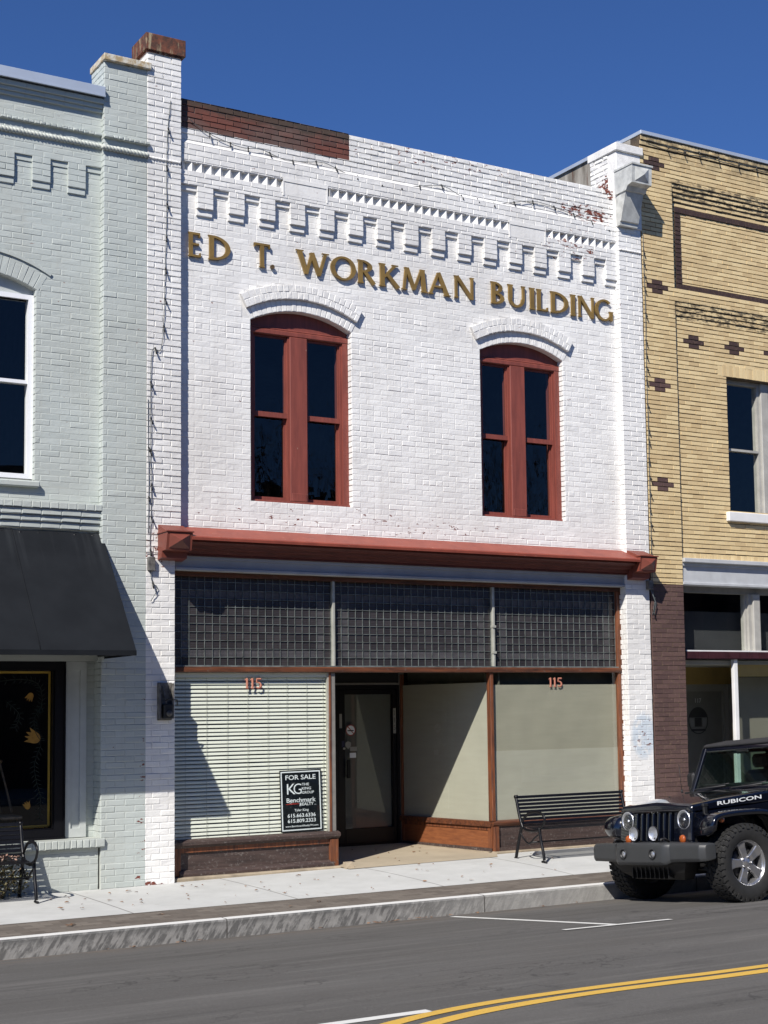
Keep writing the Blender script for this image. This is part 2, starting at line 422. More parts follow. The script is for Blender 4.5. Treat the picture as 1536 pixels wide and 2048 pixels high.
Y0 = 16.80      # pilaster plane, Y1 = frieze plane, Y2 = main wall plane
Y1, Y2 = 16.845, 16.90
WC = .0714

# ================================================================== THE GROUND
def mat_asphalt():
    t = NT('asphalt'); p = t.pos()
    n = t.noise(p, 140, 6, .75); b = t.noise(t.pos((.35, 1, 1)), 1.3, 5, .6)
    c = t.mix(t.ramp(n, .35, .68), (.055, .053, .050), (.135, .13, .123))
    c = t.mix(t.ramp(b, .35, .7, 0, .5), c, (.075, .07, .064))
    # tyre-polished tracks run along the street
    y = xyz(t, t.node('NewGeometry').outputs['Position'])[1]
    tr = t.math('SINE', t.math('MULTIPLY', y, 3.4))
    c = t.mix(t.ramp(t.math('ADD', tr, t.noise(t.pos((.2, 1, 1)), 2, 4)), .8, 1.6, 0, .25), c, (.14, .135, .128))
    cr = t.node('TexVoronoi', {'Vector': t.pos((1, 1, 1)), 'Scale': 60}, feature='DISTANCE_TO_EDGE').outputs[0]
    pal = t.ramp(t.noise(p, 260, 2), .70, .76, 0, .5)
    c = t.mix(pal, c, (.25, .24, .225))
    c = t.mix(t.ramp(t.noise(t.pos((.5, 1, 1)), .9, 6, .7), .60, .68, 0, .35), c, (.035, .033, .031))
    sx = t.noise(t.pos((.12, 2.2, 1)), 3.0, 6, .7)
    c = t.mix(t.ramp(sx, .52, .64, 0, .38), c, (.155, .148, .138)); c = t.mix(t.ramp(sx, .45, .36, 0, .35), c, (.045, .043, .040))
    ck = t.node('TexVoronoi', {'Vector': t.node('VectorMath', {0: t.pos((.35, .8, 1)), 1: t.node('TexNoise', {'Vector': p, 'Scale': 2.5, 'Detail': 5}).outputs[1]}, operation='ADD').outputs[0], 'Scale': .8}, feature='DISTANCE_TO_EDGE').outputs[0]
    c = t.mix(t.math('MULTIPLY', t.ramp(ck, .012, .003), t.ramp(t.noise(p, .5, 2), .45, .6, 0, .55)), c, (.025, .024, .023))
    sp = t.noise(p, 42, 5, .8)
    c = t.mix(t.ramp(sp, .56, .70, 0, .45), c, (.19, .183, .17)); c = t.mix(t.ramp(sp, .42, .30, 0, .45), c, (.035, .034, .032))
    # grit near the gutter
    gm = t.math('MULTIPLY', t.ramp(y, 13.2, 13.85), t.ramp(t.noise(t.pos((.4, 2, 1)), 6, 5), .42, .62))
    c = t.mix(t.math('MULTIPLY', gm, .6), c, (.15, .115, .085))
    return t.done(c, .88, t.bump(n, .5, .004), spec=.3)
M['asphalt'] = mat_asphalt()
def mat_concrete(name, a, b, joints=True, js=1.83, j0=5.40, rough=.85, stain=(.30, .27, .23)):
    t = NT(name); p = t.pos()
    n = t.noise(p, 2.2, 6, .65); f = t.noise(p, 130, 4, .7)
    c = t.mix(t.ramp(n, .3, .7), a, b)
    c = t.mix(t.ramp(f, .6, .78, 0, .45), c, tuple(v*.6 for v in a))
    c = t.mix(t.ramp(t.noise(p, 7, 6, .7), .62, .74, 0, .5), c, stain)
    h = t.math('MULTIPLY', f, .3)
    if joints:
        x = xyz(t, t.node('NewGeometry').outputs['Position'])[0]
        m = t.math('PINGPONG', t.math('SUBTRACT', x, j0), js/2)
        g = t.ramp(m, .012, .004)
        c = t.mix(t.math('MULTIPLY', g, .75), c, (.10, .09, .08)); h = t.math('SUBTRACT', h, t.math('MULTIPLY', g, 2.))
    return t.done(c, rough, t.bump(h, .4, .004), spec=.25)
M['sidewalk'] = mat_concrete('pale_pavement', (.51, .515, .50), (.43, .435, .42))
M['vest_floor'] = mat_concrete('tan_entry_floor', (.40, .34, .25), (.33, .28, .205), joints=False)
def mat_kerb():
    t = NT('kerb_concrete'); p = t.pos()
    o = xyz(t, t.node('NewGeometry').outputs['Position'])
    n = t.noise(t.pos((1, 1, 1)), 6, 6, .7)
    sk0 = t.node('Mapping', {'Vector': t.node('NewGeometry').outputs['Position'], 'Rotation': (0, R(-32), 0)}).outputs[0]
    sk = t.node('Mapping', {'Vector': sk0, 'Scale': (24, 1, 5.)}).outputs[0]
    streak = t.noise(sk, 1.0, 4, .6)
    c = t.mix(t.ramp(streak, .45, .56), (.11, .108, .105), (.245, .24, .23))
    c = t.mix(t.ramp(n, .5, .7, 0, .6), c, (.36, .355, .34))
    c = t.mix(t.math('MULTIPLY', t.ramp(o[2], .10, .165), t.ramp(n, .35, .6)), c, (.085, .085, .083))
    # clean to the right, streaked to the left
    c = t.mix(t.math('MULTIPLY', t.ramp(o[0], 7.8, 9.6), .7), c, t.mix(t.ramp(n, .4, .65), (.36, .355, .335), (.25, .245, .235)))
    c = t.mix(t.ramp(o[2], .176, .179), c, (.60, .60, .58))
    m = t.math('PINGPONG', t.math('SUBTRACT', o[0], 9.02), 1.5)
    c = t.mix(t.ramp(m, .010, .003), c, (.06, .055, .05))
    return t.done(c, .85, t.bump(t.noise(p, 50, 5), .5, .008))
M['kerb'] = mat_kerb()
def mat_paver():
    t = NT('brick_pavers'); p = t.pos()
    b = t.node('TexBrick', {'Vector': t.pos((1, 1, 1)), 'Color1': (.085, .068, .055, 1), 'Color2': (.17, .145, .12, 1), 'Mortar': (.06, .052, .043, 1), 'Scale': 1.0, 'Mortar Size': .005, 'Brick Width': .21, 'Row Height': .105, 'Bias': -.1})
    c = t.mix(t.ramp(t.noise(p, 3, 5), .35, .7, 0, .5), b.outputs[0], (.16, .142, .12))
    return t.done(c, .85, t.bump(b.outputs[1], -.3, .006))
M['paver'] = mat_paver()
def mat_line(name, col, th):
    t = NT(name); p = t.pos()
    n = t.noise(p, 55, 6, .75)
    c = t.mix(t.ramp(n, th, th+.06), col, (.10, .095, .088))
    return t.done(c, .7, t.bump(n, .3, .003))
M['white_line'] = mat_line('worn_white_paint', (.62, .62, .59), .64)
M['yellow_line'] = mat_line('worn_yellow_paint', (.58, .36, .06), .60)

def roadz(y):
    if y > 10.9: return .075*(13.85-y)
    if y > 8.2: return .2213 + (10.9-y)*.0218
    return .28 - (8.2-y)*.02 if y > -.5 else .10
mb = MB()
ys = [13.85, 13.0, 12.0, 10.9, 10.0, 9.0, 8.2, 6, 4, 2, 0, -2]
for i in range(len(ys)-1):
    a, b = ys[i], ys[i+1]
    mb.quad((-200, a, roadz(a)), (200, a, roadz(a)), (200, b, roadz(b)), (-200, b, roadz(b)))
road = mb.build('road', M['asphalt'], kind='structure')
mb = MB(); mb.box(-1000, 1000, -1000, 1000, -.6, -.35); mb.build('ground', M['asphalt'], kind='structure')
# far pavement behind the photographer
mb = MB(); mb.box(-200, 200, -30, -2, -.3, .25); mb.build('far_pavement', M['sidewalk'], kind='structure')
mb = MB()
mb.sweep([(13.85, -.2), (13.852, .160), (13.862, .174), (13.878, .180), (13.98, .182), (13.98, -.2)], -60, 60)
mb.build('kerb', M['kerb'], kind='structure')
mb = MB(); mb.quad((-60, 13.98, .179), (60, 13.98, .179), (60, 14.76, .190), (-60, 14.76, .190)); mb.build('paver_band', M['paver'], kind='structure')
mb = MB()
def swz(x, y): 
    zf = .215 + max(0, min(1, (x-5.7)/5.5))*.055
    t = (y-14.76)/(16.75-14.76)
    return .193 + (zf-.193)*(t + .9*t*(1-t))
xs = [-60, 0, 3, 5.7, 7, 8.5, 10, 11.7, 14, 20, 60]
for i in range(len(xs)-1):
    a, b = xs[i], xs[i+1]
    yy_ = [14.76, 15.2, 15.7, 16.2, 16.62]
    for c_, d_ in zip(yy_, yy_[1:]): mb.quad((a, c_, swz(a, c_)), (b, c_, swz(b, c_)), (b, d_, swz(b, d_)), (a, d_, swz(a, d_)))
    mb.quad((a, 16.62, swz(a, 16.62)), (b, 16.62, swz(b, 16.62)), (b, 17.1, swz(b, 16.75)), (a, 17.1, swz(a, 16.75)))
mb.build('sidewalk', M['sidewalk'], kind='structure')
# entry floor of the recess
mb = MB()
mb.add([(8.84, 16.60, .253), (11.0, 16.56, .268), (11.25, 16.97, .284), (10.93, 19.05, .304), (9.75, 19.05, .304), (8.84, 17.02, .272)], [(0, 1, 2, 3, 4, 5)])
mb.build('entry_floor', M['vest_floor'], kind='structure')
# painted lines
def strip(mb, pts, w, lift=.004):
    pts = [Vector((x, y, 0)) for x, y in pts]; L = []; Rr = []
    for i, p in enumerate(pts):
        t = (pts[min(i+1, len(pts)-1)] - pts[max(0, i-1)]).normalized(); n = Vector((-t.y, t.x, 0))*w/2
        L.append(p+n); Rr.append(p-n)
    for i in range(len(pts)-1):
        q = [Rr[i], Rr[i+1], L[i+1], L[i]]
        mb.quad(*[(v.x, v.y, roadz(v.y)+lift) for v in q])
def dens(pts, n=12):
    o = []
    for a, b in zip(pts, pts[1:]):
        for i in range(n): o.append((a[0]+(b[0]-a[0])*i/n, a[1]+(b[1]-a[1])*i/n))
    return o+[pts[-1]]
def smooth_line(pts, n=10):
    o = []; P = [pts[0]]+list(pts)+[pts[-1]]
    for i in range(1, len(P)-2):
        p0, p1, p2, p3 = P[i-1:i+3]
        for k in range(n):
            t = k/n
            o.append(tuple(.5*((2*p1[c])+(-p0[c]+p2[c])*t+(2*p0[c]-5*p1[c]+4*p2[c]-p3[c])*t*t+(-p0[c]+3*p1[c]-3*p2[c]+p3[c])*t**3) for c in (0, 1)))
    return o+[pts[-1]]
mb = MB(); strip(mb, smooth_line([(60, 7.0), (20, 8.1), (12, 8.28), (7.873, 8.318), (6.9, 8.36), (6.2, 8.385), (5.6, 8.37), (5.1, 8.30), (4.644, 8.16), (3.9, 7.85), (3.0, 7.3), (2, 6.6)]), .105)
mb.build('yellow_line', M['yellow_line'], road)
mb = MB(); strip(mb, smooth_line([(60, 6.84), (20, 7.94), (12, 8.12), (7.725, 8.160), (6.9, 8.20), (6.2, 8.222), (5.6, 8.185), (5.1, 8.10), (4.62, 7.94), (3.9, 7.62), (3.0, 7.07), (2, 6.37)]), .105)
mb.build('yellow_line', M['yellow_line'], road)
mb = MB(); strip(mb, dens([(4.25, 8.37), (5.02, 8.37)]), .10); mb.build('lane_line', M['white_line'], road)
mb = MB(); strip(mb, dens([(2.2, 8.37), (3.1, 8.37)]), .10); mb.build('lane_line', M['white_line'], road)
mb = MB(); strip(mb, dens([(8.49, 13.66), (8.60, 11.06)], 8), .085); strip(mb, dens([(8.03, 11.05), (9.17, 10.94)], 6), .085, .0065)
mb.build('parking_marking', M['white_line'], road)
for xx in (14.9, 2.1):
    mb = MB(); strip(mb, dens([(xx, 13.66), (xx+.1, 11.06)], 8), .085); strip(mb, dens([(xx-.5, 11.03), (xx+.65, 10.95)], 6), .085, .0065)
    mb.build('parking_marking', M['white_line'], road)

# ================================================================== lettering helpers
def text_geo(s, h, extrude=.002, bold=0., align='LEFT', space=1.0):
    cu = bpy.data.curves.new('t', 'FONT'); cu.body = s; cu.size = 1.0; cu.extrude = 0; cu.offset = bold; cu.space_character = space
    cu.resolution_u = 3
    ob = bpy.data.objects.new('t', cu); COL.objects.link(ob)
    dg = bpy.context.evaluated_depsgraph_get(); me = bpy.data.meshes.new_from_object(ob.evaluated_get(dg))
    vs = [v.co.copy() for v in me.vertices]; fs = [list(p.vertices) for p in me.polygons]
    bpy.data.objects.remove(ob); bpy.data.curves.remove(cu); bpy.data.meshes.remove(me)
    if not vs: return [], [], 0
    xs = [v.x for v in vs]; yy = [v.y for v in vs]; k = h/.72
    w = (max(xs)-min(xs))*k; sh = {'LEFT': 0, 'CENTER': -w/2, 'RIGHT': -w}[align]
    return [((v.x-min(xs))*k+sh, v.y*k) for v in vs], fs, w
def put_text(mb, s, u, v, h, mp, align='LEFT', bold=0., d=.002, width=None, sl=0.):
    vs, fs, w = text_geo(s, h, align=align, bold=bold)
    k = width/w if width and w else 1
    mb.add([mp(u+a*k+b*sl, v+b, d) for a, b in vs], fs)

def stem(x, w, h0=0., h1=1., fl=.05, top=True, bot=True, lean=0.):
    """flared vertical stroke; returns a list of convex polygons"""
    f = fl; e = .07
    P = [(x-w/2, h0+e), (x+w/2, h0+e), (x+w/2+lean, h1-e), (x-w/2+lean, h1-e)]
    o = [P]
    if bot: o.append([(x-w/2-f, h0), (x+w/2+f, h0), (x+w/2+f*.6, h0+e*.4), (x+w/2, h0+e*1.2), (x-w/2, h0+e*1.2), (x-w/2-f*.6, h0+e*.4)])
    if top: o.append([(x-w/2+lean, h1-e*1.2), (x+w/2+lean, h1-e*1.2), (x+w/2+f*.6+lean, h1-e*.4), (x+w/2+f+lean, h1), (x-w/2-f+lean, h1), (x-w/2-f*.6+lean, h1-e*.4)])
    if not bot: o[0][0] = (x-w/2, h0); o[0][1] = (x+w/2, h0)
    if not top: o[0][2] = (x+w/2+lean, h1); o[0][3] = (x-w/2+lean, h1)
    return o
def bar(x0, y0, x1, y1, w0, w1=None):
    w1 = w1 or w0; d = Vector((x1-x0, y1-y0)); n = Vector((-d.y, d.x)).normalized()
    return [[(x0+n.x*w0/2, y0+n.y*w0/2), (x0-n.x*w0/2, y0-n.y*w0/2), (x1-n.x*w1/2, y1-n.y*w1/2), (x1+n.x*w1/2, y1+n.y*w1/2)]]
def ring(cx, cy, a, b, tw, th, a0=0, a1=360, n=26):
    o = []
    def pt(t, k):
        c, s_ = math.cos(t), math.sin(t)
        return (cx+(a-k*tw)*c, cy+(b-k*th)*s_)
    for i in range(n):
        t0, t1 = R(a0+(a1-a0)*i/n), R(a0+(a1-a0)*(i+1)/n)
        o.append([pt(t0, 0), pt(t1, 0), pt(t1, 1), pt(t0, 1)])
    return o
def hbar(x0, x1, y, w, serif=0.):
    o = [[(x0, y-w/2), (x1, y-w/2), (x1, y+w/2), (x0, y+w/2)]]
    if serif: o.append([(x1-w*.7, y-abs(serif) if serif > 0 else y-w/2), (x1, y-abs(serif)*1.15 if serif > 0 else y-w/2), (x1, y+w/2 if serif > 0 else y+abs(serif)*1.15), (x1-w*.7, y+w/2 if serif > 0 else y+abs(serif))])
    return o
S, TN = .165, .095
GL = {
 'E': lambda: (stem(.13, S) + hbar(.13, .55, .955, .09, .13) + hbar(.13, .50, .52, .085) + hbar(.13, .58, .045, .09, -.13), .60),
 'D': lambda: (stem(.13, S) + ring(.16, .5, .66, .5, S, .09, -90, 90) + [], .82),
 'T': lambda: (stem(.36, S) + hbar(.02, .70, .955, .09, .13) + [[(.02, .83), (.075, .86), (.075, .955), (.02, .955)]], .72),
 'W': lambda: (bar(.12, .98, .36, .02, S, .13) + bar(.36, .02, .56, .95, TN, TN) + bar(.54, .95, .80, .02, S, .13) + bar(.80, .02, 1.02, .98, TN, TN) + hbar(0, .26, .985, .04) + hbar(.90, 1.14, .985, .04), 1.14),
 'O': lambda: (ring(.49, .5, .49, .515, S, .09, 0, 360, 44), .98),
 'R': lambda: (stem(.13, S) + ring(.16, .73, .44, .27, S, .085, -90, 90) + bar(.30, .50, .68, .0, .14, .16), .74),
 'K': lambda: (stem(.13, S) + bar(.20, .42, .60, .97, TN, TN) + bar(.30, .56, .72, .0, .14, .165) + hbar(.48, .72, .98, .04), .78),
 'M': lambda: (bar(.10, .0, .20, .98, TN, TN) + bar(.22, .98, .52, .06, S, .13) + bar(.52, .06, .82, .98, TN, TN) + bar(.93, .0, .86, .98, S, S) + hbar(0, .22, .02, .04) + hbar(.80, 1.06, .02, .04) + hbar(.12, .30, .98, .04) + hbar(.76, .96, .98, .04), 1.06),
 'A': lambda: (bar(.08, .0, .42, .98, TN, TN) + bar(.42, 1.0, .78, .0, .14, S) + hbar(.22, .62, .36, .08) + hbar(0, .20, .02, .04) + hbar(.64, .92, .02, .04), .90),
 'N': lambda: (stem(.10, TN) + bar(.12, .98, .78, .04, S, .15) + stem(.80, TN, 0, 1, .05, True, False), .92),
 'B': lambda: (stem(.13, S) + ring(.16, .74, .38, .26, .15, .085, -90, 90) + ring(.16, .265, .46, .265, S, .085, -90, 90), .64),
 'U': lambda: (stem(.13, S, .38, 1, .05, True, False) + stem(.71, TN, .38, 1, .05, True, False) + ring(.40, .38, .355, .395, .14, .10, 180, 360), .84),
 'I': lambda: (stem(.13, S), .26),
 'L': lambda: (stem(.13, S) + hbar(.13, .56, .045, .09, -.13), .58),
 'G': lambda: (ring(.50, .5, .50, .515, S, .09, 48, 335, 36) + stem(.86, S*.9, .02, .46, .05, True, False), .98),
 '.': lambda: (ring(.08, .08, .08, .08, .075, .075, 0, 360, 14), .16),
 '1': lambda: (stem(.24, .17, 0, 1, .10, False, True) + bar(.02, .80, .24, .97, .07, .09), .5),
 '5': lambda: (hbar(.10, .52, .94, .12) + bar(.12, .94, .09, .55, .07, .07) + ring(.25, .31, .31, .31, .15, .09, -140, 110, 24), .6),
}
def put_glyph(mb, ch, u, v, h, w, mp, d0, d1):
    polys, nat = GL[ch](); kx = w/nat
    for i, P in enumerate(polys):
        mb.prism([(u+x*kx, v+y*h) for x, y in P], mp, d0, d1 + (i % 7)*.00035 + (i//7)*.00006)

# ================================================================== WHITE BRICK BUILDING
WB = thing('white_brick_building', (10.08, 16.8, .2), 'white painted two-storey brick building with red-framed arched windows and a shopfront', 'building')
WIN = [(8.385, .71), (11.775, .697)]
RA, ZC = 1.49, 5.75
mb = MB(11)
def main_spans(z):
    out = [(6.72, 13.45)]
    for cx, hw in WIN:
        if z < 4.785: h = 0
        elif z < 7.05: h = hw
        elif z < ZC+RA+.33: h = min(hw+.115, math.sqrt(max(0, (RA+.33)**2-(z-ZC)**2)))
        else: h = 0
        if h > 0:
            a, b = out.pop(); out += [(a, cx-h), (cx+h, b)]
    return out
def jag(mp0, seed):   # gentle unevenness of the old wall
    return mp0
bricks(mb, front(Y2), 4.05, 8.63, main_spans, WC, .207, joint=.0075, proud=.0038, ch=.006, jit=.0014, header=6, soft=.9, gapvar=.7)
bricks(mb, front(Y2), 9.20, 9.355, full(6.72, 13.45), WC, .207, joint=.012, proud=.011, ch=.004, jit=.002, zref=9.20)
bricks(mb, front(Y2), 9.3428, 9.705, full(9.09, 13.45), WC, .207, joint=.013, proud=.012, ch=.004, jit=.003, zref=9.20)
mb.cur = 1
bricks(mb, front(Y2), 9.3428, 9.715, full(6.72, 9.085), WC, .207, joint=.010, proud=.012, ch=.003, jit=.002, zref=9.20)
mb.cur = 0
# core behind the face bricks, with the window openings left free
at = (.5, 1, 0)
yb = 17.22
def core(x0, x1, z0, z1, y0=Y2+.004, y1=yb): mb.box(x0, x1, y0, y1, z0, z1, at)
core(6.3, 13.88, 4.0, 4.785); core(6.3, WIN[0][0]-WIN[0][1], 4.785, 7.6); core(WIN[0][0]+WIN[0][1], WIN[1][0]-WIN[1][1], 4.785, 7.6); core(WIN[1][0]+WIN[1][1], 13.88, 4.785, 7.6); core(6.3, 13.88, 7.6, 9.70)
for cx, hw in WIN:
    n = 24; A = .56
    for i in range(n):
        a0, a1 = -A+2*A*i/n, -A+2*A*(i+1)/n
        P = [(cx+r*math.sin(a), ZC+r*math.cos(a)) for r, a in ((RA, a0), (RA+.47, a0), (RA+.47, a1), (RA, a1))]
        mb.prism(P, lambda u, v, d: (u, d, v), Y2+.002, yb-.005, at)
    # flush ring of soldiers, then the proud double rowlock hood
    uh = .497*1.6
    bricks(mb, radial(cx, ZC, Y2), RA, RA+.15, full(-uh, uh), .15, .073, zref=RA, joint=.006, proud=.005, ch=.005, jit=.003, backing=False, soft=.7)
    for i in range(n):
        A = .49; a0, a1 = -A+2*A*i/n, -A+2*A*(i+1)/n
        P = [(cx+r*math.sin(a), ZC+r*math.cos(a)) for r, a in ((RA+.15, a0), (RA+.33, a0), (RA+.33, a1), (RA+.15, a1))]
        mb.prism(P, lambda u, v, d: (u, d, v), Y1+.006, Y2+.004, at)
    bricks(mb, radial(cx, ZC, Y1+.006), RA+.15, RA+.33, full(-.784, .784), .09, .073, zref=RA+.15, joint=.006, proud=.006, ch=.005, jit=.003, backing=False, soft=.6)
    # painted reveals of the opening
    bricks(mb, lambda u, z, d, X=cx+hw: (X-d, u, z), 4.785, 7.05, full(Y2, 17.02), WC, .207, joint=.008, proud=.005, ch=.002, header=1)
# frieze: band, dentil course, hanging corbels
core(6.3, 13.88, 8.62, 8.80, Y1+.003, Y2+.01); core(6.3, 13.88, 8.905, 9.14, Y1+.003, Y2+.01)
bricks(mb, front(Y1), 8.62, 8.80, full(6.72, 13.45), .0665, .207, zref=8.60, joint=.009, proud=.006, ch=.004, jit=.0018)
bricks(mb, front(Y1), 8.905, 9.14, full(6.72, 13.45), .0715, .207, zref=8.925, joint=.009, proud=.006, ch=.004, jit=.0018)
mb.add([(6.72, Y1-.004, 9.14), (13.45, Y1-.004, 9.14), (13.45, Y2, 9.205), (6.72, Y2, 9.205)], [(0, 1, 2, 3)], (.9, 0, 0))
pan = [(8.12, 8.72), (11.58, 12.165)]
x = 6.755
while x < 13.44:
    p = .1262
    if not any(a-.02 < x+p/2 < b+.02 for a, b in pan):
        x1 = min(x+p, 13.45)
        mb.prism([(x, Y1-.003), (x+p*.50, Y2+.006), (x1, Y1-.003), (x1, Y2+.02), (x, Y2+.02)], lambda u, v, d: (u, v, d), 8.80, 8.905, (mb.rng.random(), 0, 0))
    x += p
mb.box(6.70, 13.46, Y2+.015, Y2+.05, 8.79, 8.92, at)
LEG = [6.951+.4198*k for k in range(16)]
for i, lx in enumerate(LEG):
    x1 = min(lx+.208, 13.45)
    core(lx, x1, 8.345, 8.62, Y1+.003, Y2+.01); core(lx+.001, x1-.001, 8.262, 8.345, Y1+.034, Y2+.01)
    bricks(mb, front(Y1), 8.345, 8.62, full(lx, x1), .0687, .207, zref=8.345, joint=.008, proud=.006, ch=.003, jit=.002, uo=lx if i % 2 else lx+.1)
    bricks(mb, front(Y1+.030), 8.262, 8.345, full(lx, x1), .083, .207, zref=8.262, joint=.004, proud=.004, ch=.004, jit=.002, uo=lx)
    for sx in (lx,):
        bricks(mb, leftf(sx), 8.345, 8.62, full(Y1, Y2), .0687, .2, zref=8.345, joint=.004, proud=.001, ch=.001)
edges = [6.72] + [v for lx in LEG for v in (lx, min(lx+.208, 13.45))] + [13.45]
for a, b in zip(edges[0::2], edges[1::2]):
    if b-a > .03:
        core(a+.001, b-.001, 8.552, 8.62, Y1+.034, Y2+.01)
        bricks(mb, front(Y1+.030), 8.552, 8.62, full(a+.002, b-.002), .068, .207, zref=8.552, joint=.004, proud=.004, ch=.004, jit=.002, uo=a)
for a, b in pan:      # smooth stucco plaques set in the band
    mb.box(a, b, Y1-.008, Y2+.01, 8.705, 8.885, (.3, 0, 0), bev=.006)
    mb.box(a-.02, a, Y1-.014, Y2+.01, 8.70, 8.92, (.3, 0, 0)); mb.box(b, b+.02, Y1-.014, Y2+.01, 8.70, 8.92, (.3, 0, 0)); mb.box(a-.02, b+.02, Y1-.016, Y2+.01, 8.885, 8.935, (.3, 0, 0))
wall = mb.build('wall', [M['white_brick'], M['red_raw']], WB, recalc=False)

def pilaster(x0, x1, z0, z1, parent, mat, name='pilaster', left=None, left_span=(Y0, Y2), uo=0., top=True, course=WC, L=.207, seed=5, **kw):
    mb = MB(seed)
    mb.box(x0+.001, x1-.001, Y0+.002, 17.25, z0, z1, at)
    bricks(mb, front(Y0), z0, z1, full(x0, x1), course, L, uo=uo, **kw)
    if left: bricks(mb, leftf(x0), left[0], left[1], full(*left_span), course, .105, joint=.008, proud=.006, ch=.003, par=1)
    return mb.build(name, mat, parent, recalc=False)
pilaster(6.29, 6.72, 4.05, 10.165, WB, M['white_brick'], left=(9.6, 10.165), left_span=(Y0, 17.2), uo=.07, joint=.011, proud=.010, ch=.004, jit=.0022, seed=21)
pilaster(6.285, 6.645, .16, 4.05, WB, M['white_brick'], name='pier', uo=.05, joint=.009, proud=.006, ch=.005, jit=.002, soft=.7, gapvar=.5, seed=22)
pilaster(13.45, 13.868, 4.05, 9.145, WB, M['white_brick'], left=(4.05, 9.145), uo=.03, joint=.009, proud=.006, ch=.004, jit=.002, seed=23)
pilaster(13.43, 13.852, .2, 4.05, WB, M['white_brick'], name='pier', left=(.2, 4.05), left_span=(Y0, 16.99), uo=.08, joint=.009, proud=.006, ch=.004, jit=.002, soft=.7, gapvar=.5, seed=24)
# rendered top of the right pilaster, its cap and the sheet-metal bracket
mb = MB(25)
mb.box(13.44, 13.895, Y0-.012, 17.0, 9.145, 10.27, bev=.01)
mb.box(13.45, 13.89, 17.0, 17.40, 9.2, 10.27)
pt_ = mb.build('pilaster_top', M['stucco'], WB)
mb = MB(26); bricks(mb, leftf(13.449), 9.70, 10.27, full(16.99, 17.40), WC, .2, joint=.012, proud=.016, ch=.005, jit=.006)
mb.build('pilaster_flank', M['white_brick'], WB, recalc=False)
mb = MB(); mb.box(13.412, 13.925, 16.755, 17.44, 10.272, 10.39, bev=.008); mb.build('pilaster_cap', M['stucco'], WB)
mb = MB()
XL, XR = 13.425, 13.75
mp = lambda y, z, d: (d, y, z)
mb.prism([(16.80, 9.56), (16.80, 9.14), (16.72, 9.14), (16.715, 9.19), (16.69, 9.20), (16.56, 9.62), (16.56, 9.64)], mp, XL, XR)
mb.prism([(16.80, 9.98), (16.80, 9.60), (16.54, 9.60), (16.50, 9.66), (16.40, 9.68), (16.385, 9.94)], mp, XL-.018, XR+.018)
mb.box(XL-.03, XR+.03, 16.37, 16.80, 9.94, 9.965)
# pyramidal boss on the face
f0 = [(XL+.03, 16.389, 9.92), (XR-.03, 16.389, 9.92), (XR-.03, 16.402, 9.70), (XL+.03, 16.402, 9.70)]
apx = ((XL+XR)/2+.0, 16.33, 9.80)
mb.add(f0+[apx], [(0, 1, 4), (1, 2, 4), (2, 3, 4), (3, 0, 4)])
mb.build('bracket', M['gray_sheet'], WB)
mb = MB(); mb.box(6.255, 6.765, 16.755, 17.25, 10.175, 10.385, bev=.006); mb.box(6.275, 6.742, 16.775, 17.23, 10.155, 10.176); mb.build('chimney_cap', M['rust'], WB)

# lower cornice
mb = MB()
fl = [(16.90, 4.36), (16.56, 4.225), (16.497, 4.217), (16.492, 4.248), (16.503, 4.262), (16.90, 4.417)]
mb.sweep(fl, 6.74, 13.46); mb.build('cornice_flashing', M['tin'], WB)
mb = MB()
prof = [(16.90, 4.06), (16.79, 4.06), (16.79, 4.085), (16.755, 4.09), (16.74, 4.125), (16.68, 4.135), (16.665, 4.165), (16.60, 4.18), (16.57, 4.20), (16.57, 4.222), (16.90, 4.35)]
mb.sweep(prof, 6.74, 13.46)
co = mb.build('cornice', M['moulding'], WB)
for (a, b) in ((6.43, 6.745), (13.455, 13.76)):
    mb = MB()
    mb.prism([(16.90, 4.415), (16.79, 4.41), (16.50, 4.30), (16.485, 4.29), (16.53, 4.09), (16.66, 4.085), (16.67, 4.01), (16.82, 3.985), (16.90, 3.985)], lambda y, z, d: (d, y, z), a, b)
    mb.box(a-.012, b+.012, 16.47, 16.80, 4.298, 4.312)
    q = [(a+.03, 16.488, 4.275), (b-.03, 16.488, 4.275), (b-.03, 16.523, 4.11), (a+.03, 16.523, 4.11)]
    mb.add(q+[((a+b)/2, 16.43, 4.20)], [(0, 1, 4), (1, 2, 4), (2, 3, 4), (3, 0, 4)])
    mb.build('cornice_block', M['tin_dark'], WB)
mb = MB()
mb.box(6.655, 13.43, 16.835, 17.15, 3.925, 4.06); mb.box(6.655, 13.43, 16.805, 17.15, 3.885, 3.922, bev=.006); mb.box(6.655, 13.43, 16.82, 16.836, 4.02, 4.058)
mb.build('lintel_beam', M['beam_white'], WB)

